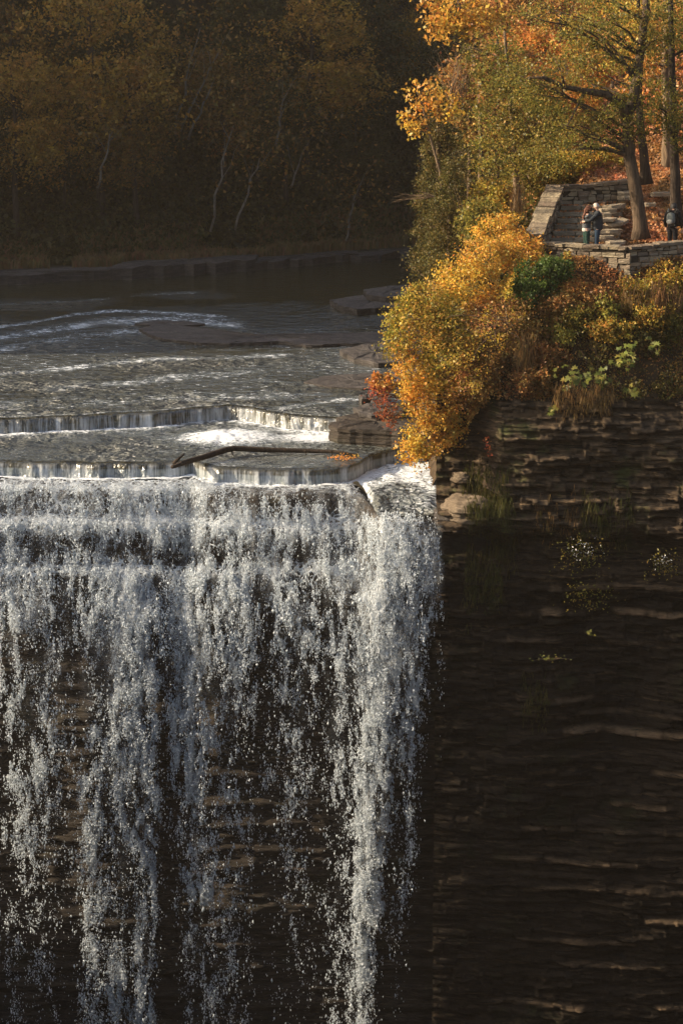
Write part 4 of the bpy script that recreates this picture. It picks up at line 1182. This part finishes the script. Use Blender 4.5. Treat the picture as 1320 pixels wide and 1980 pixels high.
orange = [((1180, 250, 78), 'orange maple behind the large crooked tree', L_ORANGE, 110, 90),
          ((1080, 130, 80), 'orange maple showing through the leaves left of the crooked trunk', L_ORANGE, 120, 100),
          ((1290, 230, 80), 'bright orange maple at the right edge behind the straight trunk', L_ORANGE, 90, 110),
          ((1190, 40, 84), 'tall orange maple reaching the top right of the picture', L_ORANGE, 150, 90),
          ((1020, 40, 82), 'orange and olive maple at the top centre right', L_RUST, 110, 90),
          ((960, 190, 76), 'rust coloured tree between the evergreen and the maples', L_RUST, 90, 110),
          ((1090, 300, 75), 'low orange tree behind the stair wall', L_RUST, 80, 60)]
for (px, py, Y), lab, mt, rx, rz in orange:
    b = at(px, py, Y); gz = float(bankZ(b.x, Y))
    top = Vector(b)+Vector((0, 0, rz*Y/F))
    make_tree('maple_tree', lab, 'tree', (b.x+.3, Y, gz), [(b.x+.3, Y, gz-.2), (b.x+.1, Y, (gz+b.z)/2), (b.x, Y, b.z), tuple(top)], .16,
              [pblob(px, py, Y, rx, rz), pblob(px+rx*.6, py+rz*.3, Y, rx*.5, rz*.5), pblob(px-rx*.5, py-rz*.4, Y, rx*.6, rz*.5)], 190, 40, .38, .15, mt, M['bark'], nlimb=14, group='autumn trees behind the terrace')
# evergreens and bushes at the left end of the grove
def cone_blobs(px, pyt, pyb, Y, w, lean=0):
    out = []
    n = 7
    for i in range(n):
        t = i/(n-1); out.append(pblob(px+lean*t, pyt+(pyb-pyt)*t, Y, w*(.28+.72*t**.7), (pyb-pyt)/n*.85))
    return out
for px, pt, pb, Y, w, lab, ls in [(845, 190, 505, 74, 55, 'tall olive arborvitae at the left end of the grove above the river', .07),
                                (905, 130, 470, 76, 58, 'arborvitae right behind the leftmost evergreen', .07),
                                (868, 330, 520, 72, 50, 'short dense evergreen in front of the two tall ones', .07)]:
    bl = cone_blobs(px, pt, pb, Y, w); bx_ = bl[-1]
    make_tree('evergreen', lab, 'evergreen tree', (bx_[0], Y, bx_[2]-bx_[5]-.3), [(bx_[0], Y, bx_[2]-bx_[5]-.3), (bx_[0], Y, (bl[0][2]+bx_[2])/2), (bl[0][0], Y, bl[0][2])], .13, bl, 420, 44, .24, ls, L_CEDAR, M['bark'], nlimb=20, start=.1, r1=.2, shell=.6)
make_tree('yellow_tree', 'thin tree with bright yellow leaves leaning out at the left edge of the grove', 'tree',
          P3(860, 420, 73), [P3(860, 430, 73), P3(850, 330, 73), P3(830, 260, 73), P3(815, 200, 73), P3(805, 175, 73)], .06,
          [pblob(805, 215, 73, 26, 34), pblob(822, 180, 73, 34, 28), pblob(798, 245, 73, 16, 20), pblob(862, 200, 73, 34, 34)], 60, 13, .28, .15, L_YEL, M['bark'], nlimb=20, start=.4)
make_tree('yellow_tree', 'taller yellow leaved tree arching over the evergreens at the top', 'tree',
          P3(925, 440, 75), [P3(925, 450, 75), P3(930, 300, 75), P3(925, 150, 75), P3(900, 60, 75), P3(880, -20, 75)], .10,
          [pblob(880, 20, 75, 56, 40), pblob(930, 40, 75, 50, 34), pblob(852, 50, 75, 26, 30), pblob(840, 2, 75, 30, 14)], 110, 16, .34, .16, L_YEL, M['bark'], nlimb=22, start=.4)
make_tree('olive_tree', 'olive leaved tree filling the middle of the grove left of the crooked tree', 'tree',
          P3(1000, 400, 70), [P3(1000, 410, 70), P3(995, 300, 70), P3(985, 180, 70), P3(975, 60, 70)], .13,
          [pblob(985, 210, 69.5, 80, 70), pblob(960, 120, 70, 60, 60), pblob(1040, 240, 69, 70, 50), pblob(970, 300, 69, 60, 50)], 260, 40, .30, .10, L_OLIVE, M['bark'], nlimb=22)
# bare twigs standing out against the dark
m = MB(); b = at(880, 200, 73.5)
for i in range(26):
    a = at(random.uniform(868, 905), random.uniform(170, 210), 73.5); c = at(random.uniform(838, 925), random.uniform(78, 150), 73.5+random.uniform(-.4, .4))
    m.tube([q-b for q in limb_path(a, c, .12, 4)], [.018, .014, .010, .007, .003], 4)
    if i % 2: m.tube([q-b for q in limb_path(a.lerp(c, .5), c+Vector((random.uniform(-.5, .3), 0, random.uniform(-.1, .4))), .1, 3)], [.008, .007, .005, .003], 4)
o = m.build('bare_shrub', M['twig']); o.location = b; tag(o, 'bare twiggy crown standing out below the yellow leaves at the top', 'bare shrub')
for k, (px, py, lab) in enumerate([(800, 380, 'bare reddish branch poking left from the evergreen above the river'), (900, 400, 'forked bare pale sapling in front of the short evergreen')]):
    m = MB(); b = at(px+40*(k == 0), py+70*(k == 1), 70)
    for i in range(10):
        c = at(px-40+random.uniform(-10, 40), py+random.uniform(-16, 16), 70) if k == 0 else at(px+random.uniform(-34, 50), py+random.uniform(-70, 20), 70)
        m.tube(limb_path((0, 0, 0), c-b, .15, 4), [.016, .012, .009, .006, .003], 4)
    o = m.build('bare_branch', M['twig']); o.location = b; tag(o, lab, 'bare branch')
# bushes behind the stair wall
for px, py, Y, rx, rz, lab, mt in [(1030, 330, 71.5, 50, 42, 'olive green bush left behind the stair wall', L_OLIVE),
                                 (1095, 325, 72, 48, 32, 'golden bush behind the middle of the stair wall', L_GOLD),
                                 (1165, 318, 72.5, 44, 34, 'golden olive bush behind the right end of the stair wall', L_GOLD),
                                 (955, 385, 72, 46, 46, 'golden brown bush between the evergreens and the stair wall', L_GOLD),
                                 (930, 430, 69.5, 44, 46, 'olive bush above the bright yellow thicket', L_OLIVE),
                                 (1225, 320, 74, 40, 36, 'small golden bush seen between the trunks', L_GOLD)]:
    shrub('bush', lab, 'bush', [pblob(px, py, Y, rx, rz), pblob(px+rx*.6, py+rz*.5, Y, rx*.6, rz*.6)], 130, 34, .26, .10, mt, nst=14, group='bushes behind the stair wall')

# --- far hillside wood
def hb(x, y): return float(hillZ(x, y))
def proto_tree(name, h, mat, ncl, per, ls, wide=.30, bark=None, tall=False):
    bl = [(0, 0, h*.62, h*wide, h*wide, h*.26), (h*.1, -h*.08, h*.42, h*wide*.9, h*wide*.9, h*.16), (-h*.12, 0, h*.80, h*wide*.62, h*wide*.62, h*.14), (-h*.1, -h*.1, h*.5, h*wide*.8, h*wide*.7, h*.14)]
    return make_tree(name, 'x', 'tree', (0, 0, 0), [(0, 0, -.5), (h*.02, 0, h*.3), (-h*.02, 0, h*.6), (h*.02, 0, h*.9)], h*.018, bl, ncl, per, h*.055, ls, mat, bark or M['bark_dark'], nlimb=9, shell=.6)
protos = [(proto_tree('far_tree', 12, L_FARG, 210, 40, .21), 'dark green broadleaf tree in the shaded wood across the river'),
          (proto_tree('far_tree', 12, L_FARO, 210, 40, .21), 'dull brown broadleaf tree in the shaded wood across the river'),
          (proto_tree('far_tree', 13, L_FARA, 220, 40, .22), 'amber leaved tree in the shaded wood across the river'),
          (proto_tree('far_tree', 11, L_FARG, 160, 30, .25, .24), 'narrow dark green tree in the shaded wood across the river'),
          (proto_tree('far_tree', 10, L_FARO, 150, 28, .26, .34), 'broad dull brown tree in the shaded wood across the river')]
special = {(190, 100): (2, 'brightest amber tree high in the wood across the river, at the upper left', 1.25), (590, 90): (2, 'amber tree high in the wood above the centre of the river', 1.1),
           (30, 330): (2, 'amber tree across the river at the very left edge, halfway up', .9)}
used = [False]*5
def put(k, x, y, s, lab, rz=None):
    pr = protos[k][0]
    if used[k]: o = copy_tree(pr)
    else: o = pr; used[k] = True
    o.location = (x, y, hb(x, y)-.2); o.scale = (s, s, s*random.uniform(.9, 1.15)); o.rotation_euler = (random.uniform(-.05, .05), random.uniform(-.05, .05), random.uniform(0, 6.28) if rz is None else rz)
    o['label'] = lab; o['group'] = 'trees of the shaded wood across the river'
    return o
for (px, py), (k, lab, s) in special.items():
    # crown centre at about 0.62 h: stand the tree where its crown meets that line of sight
    best = None
    for Y in np.arange(122, 180, 1.0):
        p = at(px, py, float(Y)); g = hb(p.x, float(Y)); e_ = abs(g + .62*13*s - p.z)
        if best is None or e_ < best[0]: best = (e_, p.x, float(Y))
    put(k, best[1], best[2], s, lab)
rr = random.Random(9)
cnt = 0
for row, dY in enumerate([9, 14, 20, 27, 35, 44]):
    step = 4.6 + row*.35
    x = -31 - row*2.2 + rr.uniform(0, 2)
    while x < 14 + row*2:
        y = float(shoreY(x)) + dY + rr.uniform(-2, 2)
        k = rr.choices([0, 1, 2, 3, 4], [5, 4, 1.3 if row else .4, 3, 3])[0]
        s = rr.uniform(.75, 1.15)*(.75 if row == 0 else 1)
        put(k, x, y, s, protos[k][1]); cnt += 1
        x += step*rr.uniform(.8, 1.25)
print('far trees', cnt)
# birches
M['bark_birch'] = bark_mat('bark_birch', (.07, .06, .045), (.22, .20, .165))
for px0, py0, px1, py1, Y, lab in [(690, 0, 0, 0, 0, '')][:0] + [(348, 225, 383, 75, 132, 'leaning pale birch trunk high in the wood, left of a pair'), (362, 228, 415, 120, 131.5, 'second leaning birch trunk of the pair high in the wood'), (372, 252, 404, 180, 131, 'short pale birch trunk low beside the leaning pair'),
                                (536, 265, 548, 195, 134, 'short bright birch trunk right of the centre of the wood'), (415, 412, 447, 265, 127, 'tallest pale birch trunk in the middle of the wood'), (463, 420, 497, 320, 127.5, 'thin birch trunk right of the tallest one'),
                                (193, 345, 210, 270, 126, 'faint birch trunk in the hazy left part of the wood'), (672, 450, 684, 385, 132, 'faint thin trunk near the shore at the right'), (564, 355, 577, 320, 132, 'tiny pale trunk right of the thin birch')]:
    a = at(px0, py0, Y-6); c = at(px1, py1, Y-6); e = empty('birch_tree', a, lab, 'tree')
    m = MB(); L = (c-a).length
    m.tube([q-a for q in limb_path(a-(c-a)*.25, c+(c-a)*.15, .05, 6)], [.075, .07, .065, .055, .045, .035, .02], 6); m.build('trunk', M['bark_birch'], e, True)
    m = MB()
    for _ in range(3):
        s0 = a.lerp(c, random.uniform(.4, 1)); m.tube([q-a for q in limb_path(s0, s0+Vector((random.uniform(-1, 1.4), random.uniform(-.3, .3), random.uniform(1, 2.4))), .1, 3)], [.022, .018, .012, .006], 4)
    m.build('limb', M['bark_birch'], e)
    C = np.array(c-a)[None, :] + RNG.normal(size=(260, 3))*np.array([1.2, 1.0, 1.5]) + np.array([0, 0, .8])
    leaf_obj('crown', C, .26, L_FARO, e)
# undergrowth and shore grass
n = 90000
x = RNG.uniform(-34, 16, n); d = RNG.uniform(4.0, 26, n); y = shoreY(x)+d
P = np.stack([x, y, hillZ(x, y) + RNG.uniform(0, 1.6, n)*np.clip((d-3)/6, .1, 1)], 1)
o = leaf_obj('undergrowth', P, .30, L_FARG, None); tag(o, 'dark undergrowth at the foot of the wood across the river', 'undergrowth', None, 'stuff')
n = 26000
x = RNG.uniform(-34, 10, n); y = shoreY(x)+RNG.uniform(1.6, 7, n)
P = np.stack([x, y, hillZ(x, y)], 1)
P = P[vn(P[:, 0]*.5, P[:, 1]*.5, s=7) > .3]
o = blade_obj('shore_grass', P, .85, (0, 0), GRASS_F, None, .05, .25); tag(o, 'dull orange and green grass along the far shore', 'grass', None, 'stuff')

# ================================================================== PEOPLE
def cloth(name, col, a=.25):
    return plain(name, col, .85, .15, 26, a, .4)
M['skin'] = plain('skin', (.50, .29, .20), .55, .35, 20, .08, .1)
M['hair_auburn'] = plain('hair_auburn', (.13, .045, .022), .6, .4, 40, .5, .8)
M['hair_dark'] = plain('hair_dark', (.012, .010, .009), .6, .4, 40, .4, .6)
M['hair_grey'] = plain('hair_grey', (.45, .40, .35), .7, .3, 40, .2, .3)
M['c_charcoal'] = cloth('charcoal_cloth', (.075, .08, .085))
M['c_slate'] = cloth('slate_cloth', (.028, .033, .038))
M['c_white'] = cloth('white_cloth', (.45, .43, .40), .1)
M['c_green'] = cloth('dark_green_cloth', (.02, .045, .035))
M['c_denim'] = cloth('denim', (.022, .040, .065))
M['c_black'] = cloth('black_cloth', (.010, .010, .012))
M['c_grey'] = cloth('grey_green_cloth', (.12, .13, .12))
M['shoe'] = plain('shoe', (.02, .018, .015), .6, .3)
M['eye'] = plain('eye', (.02, .015, .012), .2, .6, 5, 0, 0)
def skin(name, chains, mat, parent, sub=2):
    vs = []; ed = []; rd = []; key = {}
    for ch in chains:
        prev = None
        for x, y, z, r in ch:
            k = (round(x, 4), round(y, 4), round(z, 4))
            if k not in key:
                key[k] = len(vs); vs.append((x, y, z)); rd.append(r)
            i = key[k]
            if prev is not None and prev != i: ed.append((prev, i))
            prev = i
    me = bpy.data.meshes.new(name+'_src'); me.from_pydata(vs, ed, [])
    o = bpy.data.objects.new(name+'_src', me); COL.objects.link(o)
    md = o.modifiers.new('s', 'SKIN'); md.use_smooth_shade = True
    o.modifiers.new('u', 'SUBSURF').levels = sub
    sv = me.skin_vertices[0].data
    for i, r in enumerate(rd):
        if isinstance(r, tuple): sv[i].radius = r
        else: sv[i].radius = (r, r)
    sv[0].use_root = True
    dg = bpy.context.evaluated_depsgraph_get()
    m2 = bpy.data.meshes.new_from_object(o.evaluated_get(dg))
    bpy.data.objects.remove(o); bpy.data.meshes.remove(me)
    m2.name = name; m2.materials.clear(); m2.materials.append(mat)
    for p in m2.polygons: p.use_smooth = True
    q = bpy.data.objects.new(name, m2); COL.objects.link(q); q.parent = parent
    return q
def hand(w, dr, side):
    """finger chains rooted at the palm; w wrist, dr direction, side = across the palm"""
    w = Vector(w); d = Vector(dr).normalized(); s = Vector(side); s = (s-d*s.dot(d)).normalized(); c = d.cross(s)
    palm = w + d*.075
    out = [[(*w, .026), (*palm, .036)]]
    for k, (o_, L) in enumerate(((-.027, .062), (-.009, .074), (.009, .070), (.027, .054))):
        r0 = palm + s*o_ + d*.012; a = r0 + d*L*.5 + c*.008; b = a + d*L*.35 + c*.022; e = b + d*L*.12 + c*.024
        out.append([(*palm, .036), (*r0, .010), (*a, .009), (*b, .008), (*e, .007)])
    t0 = w + d*.03 - s*.03; out.append([(*palm, .036), (*t0, .012), (*(t0+d*.03-s*.02+c*.012), .010), (*(t0+d*.055-s*.022+c*.02), .008)])
    return out
def person(label, loc, rz, h, J, hair, hairmat, top, topmat, legs, legmat, fem=False, group=None):
    """J: joint dict in metres for a 1.75 m figure facing +Y"""
    e = empty('person', loc, label, 'person', group, rz); e.scale = (h/1.75,)*3
    n = J['neck']; hd = J['head']
    def V3(a): return Vector(a)
    up = (V3(hd)-V3(n)).normalized(); f = V3(J['face']).normalized()
    rt = f.cross(up).normalized()
    hc = V3(hd)
    ch = [[(0, 0, .95, .115 if fem else .12), (0, .0, 1.10, .10 if fem else .125), (0, .01, 1.28, .125), (0, 0, 1.42, .10), (*n, .052), (*(V3(n)+up*.06), .05), (*(hc-up*.02), .078), (*(hc+up*.035), .085), (*(hc+up*.075), .062)],
          [(*(hc-up*.02), .078), (*(hc-up*.055+f*.045), .042)]]                     # jaw
    for sd in (-1, 1):
        q = 'r' if sd > 0 else 'l'
        sh, el, wr = J['sh'+q], J['el'+q], J['wr'+q]
        ch.append([(0, 0, 1.42, .10), (*sh, .058), (*((V3(sh)+V3(el))/2), .046), (*el, .038), (*((V3(el)+V3(wr))/2), .033), (*wr, .024)])
        ch += hand(wr, J['hd'+q], J['hs'+q])
        hip, kn, an = J['hip'+q], J['kn'+q], J['an'+q]
        ch.append([(0, 0, .95, .115 if fem else .12), (*hip, .085), (*kn, .055), (*an, .036), (an[0], an[1]+.03, .05, .04), (an[0], an[1]+.14, .035, .035), (an[0], an[1]+.2, .03, .025)])
    body = skin('body', ch, M['skin'], e)
    # nose, ears, eyes
    m = MB(); p = hc - up*.005 + f*.085
    m.tube([p+up*.02, p+f*.012, p-up*.022+f*.02, p-up*.03], [.006, .009, .012, .006], 6); m.build('nose', M['skin'], e, True)
    for sd in (-1, 1):
        m = MB(); q = hc + rt*sd*.082 - f*.005; m.tube([q+up*.025, q+rt*sd*.012, q-up*.025], [.010, .014, .008], 6); m.build('ear', M['skin'], e, True)
        m = MB(); q = hc + rt*sd*.032 + f*.078 + up*.018; m.tube([q-rt*.010, q+f*.004, q+rt*.010], [.003, .007, .003], 6); m.build('eye', M['eye'], e, True)
    m = MB(); q = hc + f*.084 - up*.047; m.tube([q-rt*.022, q+f*.004, q+rt*.022], [.002, .006, .002], 6); m.build('mouth', cloth_lip, e, True)
    # trousers
    tc = [[(0, 0, .97, .145 if fem else .15), (0, 0, 1.05, .125 if fem else .135)]]
    for q in 'lr':
        hip, kn, an = V3(J['hip'+q]), V3(J['kn'+q]), V3(J['an'+q])
        tc.append([(0, 0, .97, .145), (*hip, .100), (*((hip+kn)/2), .088), (*kn, .068), (*((kn+an)/2), .060), (*(an+V3((0, 0, -.02))), .060)])
        m = [[(an.x, an.y-.03, .05, .048), (an.x, an.y+.06, .048, .05), (an.x, an.y+.15, .038, .046), (an.x, an.y+.21, .032, .034)]]
        skin('shoe', m, M['shoe'], e)
    skin('trousers', tc, legmat, e)
    # jacket
    jz = J.get('hem', .86)
    jc = [[(0, 0, jz, .165 if fem else .18), (0, 0, 1.02, .145 if fem else .18), (0, .01, 1.18, .15 if fem else .18), (0, .005, 1.33, .155 if fem else .175), (0, 0, 1.43, .115), (n[0], n[1], n[2]-.01, .068)]]
    for q in 'lr':
        sh, el, wr = V3(J['sh'+q]), V3(J['el'+q]), V3(J['wr'+q])
        jc.append([(0, 0, 1.43, .115), (*sh, .080), (*((sh+el)/2), .070), (*el, .060), (*((el+wr)/2), .053), (*(wr+(el-wr)*.08), .044)])
    jk = skin('jacket', jc, topmat, e)
    if hair: hair(e, hc, up, f, rt, hairmat)
    return e
cloth_lip = plain('lip', (.30, .10, .08), .5, .3, 5, 0, 0)
def hair_curly(e, hc, up, f, rt, mt):
    pts = []
    for _ in range(200):
        d = Vector([random.gauss(0, 1) for _ in range(3)]).normalized()
        u = d.dot(up); ff = d.dot(f)
        if ff > .35 and u < .45: continue
        if u < -.2 and ff > -.05: continue
        r = .105 if u > -.3 else .12
        pts.append(hc + d*r + up*.02)
    for _ in range(110):
        pts.append(hc - f*random.uniform(.02, .11) + rt*random.uniform(-.11, .11) - up*random.uniform(.02, .26))
    m = MB()
    for p in pts:
        q = [p]; a0 = random.uniform(0, 6)
        for k in range(1, 5): q.append(p - Vector((0, 0, .02*k)) + Vector((math.cos(a0+k*1.6), math.sin(a0+k*1.6), 0))*.016)
        m.tube(q, [.014, .016, .015, .012, .006], 5)
    m.build('hair', mt, e, True)
def hair_cap(low=-.3, ln=.0, thick=.012):
    def fn(e, hc, up, f, rt, mt):
        m = MB(); vs = []; N = 14; K = 8
        for k in range(K):
            th = k/(K-1)*(math.pi/2 + .45)
            for j in range(N):
                ph = 6.2832*j/N
                d = up*math.cos(th) + (rt*math.cos(ph)+f*math.sin(ph))*math.sin(th)
                lim = .02 if d.dot(f) > .3 and math.cos(th) < .45 else 1
                r = (.102+thick)*(1 if lim == 1 else .80)
                vs.append(hc+up*.018 + d*r*Vector((1, 1, 1)).length/1.732 - up*(ln if k > 5 and d.dot(f) < 0 else 0))
        fs = [(k*N+j, k*N+(j+1) % N, (k+1)*N+(j+1) % N, (k+1)*N+j) for k in range(K-1) for j in range(N)]
        m.add(vs, fs); m.build('hair', mt, e, True)
    return fn
stand = dict(hipl=(-.09, 0, .92), hipr=(.09, 0, .92), knl=(-.10, .02, .50), knr=(.10, .02, .50), anl=(-.11, 0, .09), anr=(.11, 0, .09))
# woman: faces +X in the picture (towards the man), arms up round his neck
Jw = dict(stand, neck=(0, .01, 1.48), head=(0, .05, 1.61), face=(.25, .95, .12), hem=1.0,
          shl=(-.165, .02, 1.41), ell=(-.17, .24, 1.36), wrl=(-.10, .42, 1.46), hdl=(.75, .55, .1), hsl=(0, 0, 1),
          shr=(.165, .02, 1.41), elr=(.19, .24, 1.33), wrr=(.12, .42, 1.44), hdr=(-.75, .55, .1), hsr=(0, 0, 1))
g1 = 'people on the terrace'
pw_ = at(1131, 507, 64.75); pm_ = at(1151, 507, 64.75)
w = person('woman with curly auburn hair, grey jacket and dark green trousers, hugging the bald man', (pw_.x, 64.75, TZ), R(-78), 1.66, Jw, hair_curly, M['hair_auburn'], 'jacket', M['c_charcoal'], 'trousers', M['c_green'], True)
skin('shirt', [[(0, 0, .86, .150), (0, 0, .95, .152), (0, 0, 1.06, .138)]], M['c_white'], w)
Jm = dict(stand, neck=(0, .02, 1.49), head=(0, .055, 1.625), face=(-.15, .97, -.18), hem=.84,
          shl=(-.19, .0, 1.42), ell=(-.25, .22, 1.22), wrl=(-.16, .42, 1.16), hdl=(.85, .5, 0), hsl=(0, 0, 1),
          shr=(.19, .0, 1.42), elr=(.25, .22, 1.20), wrr=(.16, .42, 1.12), hdr=(-.85, .5, 0), hsr=(0, 0, 1))
person('bald man in dark slate jacket and blue jeans with his arms round the woman', (pm_.x+.02, 64.72, TZ), R(84), 1.74, Jm, hair_cap(thick=-.004), M['hair_grey'], 'jacket', M['c_slate'], 'trousers', M['c_denim'])
Jb = dict(stand, neck=(0, .03, 1.48), head=(0, .08, 1.60), face=(.2, .9, -.3), hem=.92,
          shl=(-.19, .0, 1.41), ell=(-.26, -.03, 1.14), wrl=(-.24, .10, .93), hdl=(0, .15, -1), hsl=(0, 1, 0),
          shr=(.19, .0, 1.41), elr=(.28, -.02, 1.14), wrr=(.27, .12, .90), hdr=(0, .2, -1), hsr=(0, 1, 0))
Jb['knl'] = (-.10, .08, .50); Jb['anl'] = (-.10, -.10, .10)
pb_ = at(1297, 503, 65.4)
person('dark haired walker in black seen from behind, near the right edge', (pb_.x, 65.4, TZ), R(-25), 1.70, Jb, hair_cap(thick=.008, ln=.04), M['hair_dark'], 'jacket', M['c_black'], 'trousers', M['c_black'])
M['c_grey2'] = cloth('pale_grey_cloth', (.22, .22, .20))
# the walker's rucksack: its own thing, carried
e = empty('backpack', (pb_.x, 65.4, TZ), 'grey rucksack with a pale pocket on the back of the walker in black', 'backpack', None, R(-25))
skin('bag', [[(0, -.21, 1.02, (.15, .10)), (0, -.23, 1.15, (.16, .12)), (0, -.22, 1.30, (.15, .10)), (0, -.19, 1.40, (.11, .07))]], M['c_grey'], e)
skin('pocket', [[(0, -.32, 1.03, (.10, .05)), (0, -.335, 1.12, (.11, .05)), (0, -.32, 1.19, (.09, .04))]], M['c_grey2'], e)
for sd in (-1, 1):
    m = MB(); m.tube([(sd*.11, -.20, 1.40), (sd*.13, -.05, 1.50), (sd*.13, .12, 1.45), (sd*.13, .17, 1.25), (sd*.12, .0, 1.02), (sd*.1, -.16, 1.0)], [.022]*6, 5); m.build('strap', M['c_grey'], e, True)

# ================================================================== HAZE
def haze_box():
    v = MB(); v.box((10, 110, 18), (400, 460, 108))
    t = NT('haze')
    q = t.n('VolumePrincipled', {'Color': (1.0, .86, .70, 1), 'Density': HAZE, 'Anisotropy': .35})
    t.t.links.new(q.outputs[0], t.out.inputs['Volume'])
    o = v.build('haze', t.m); tag(o, 'thin pale haze filling the gorge air', 'haze', None, 'stuff')
HAZE = .00023
haze_box()
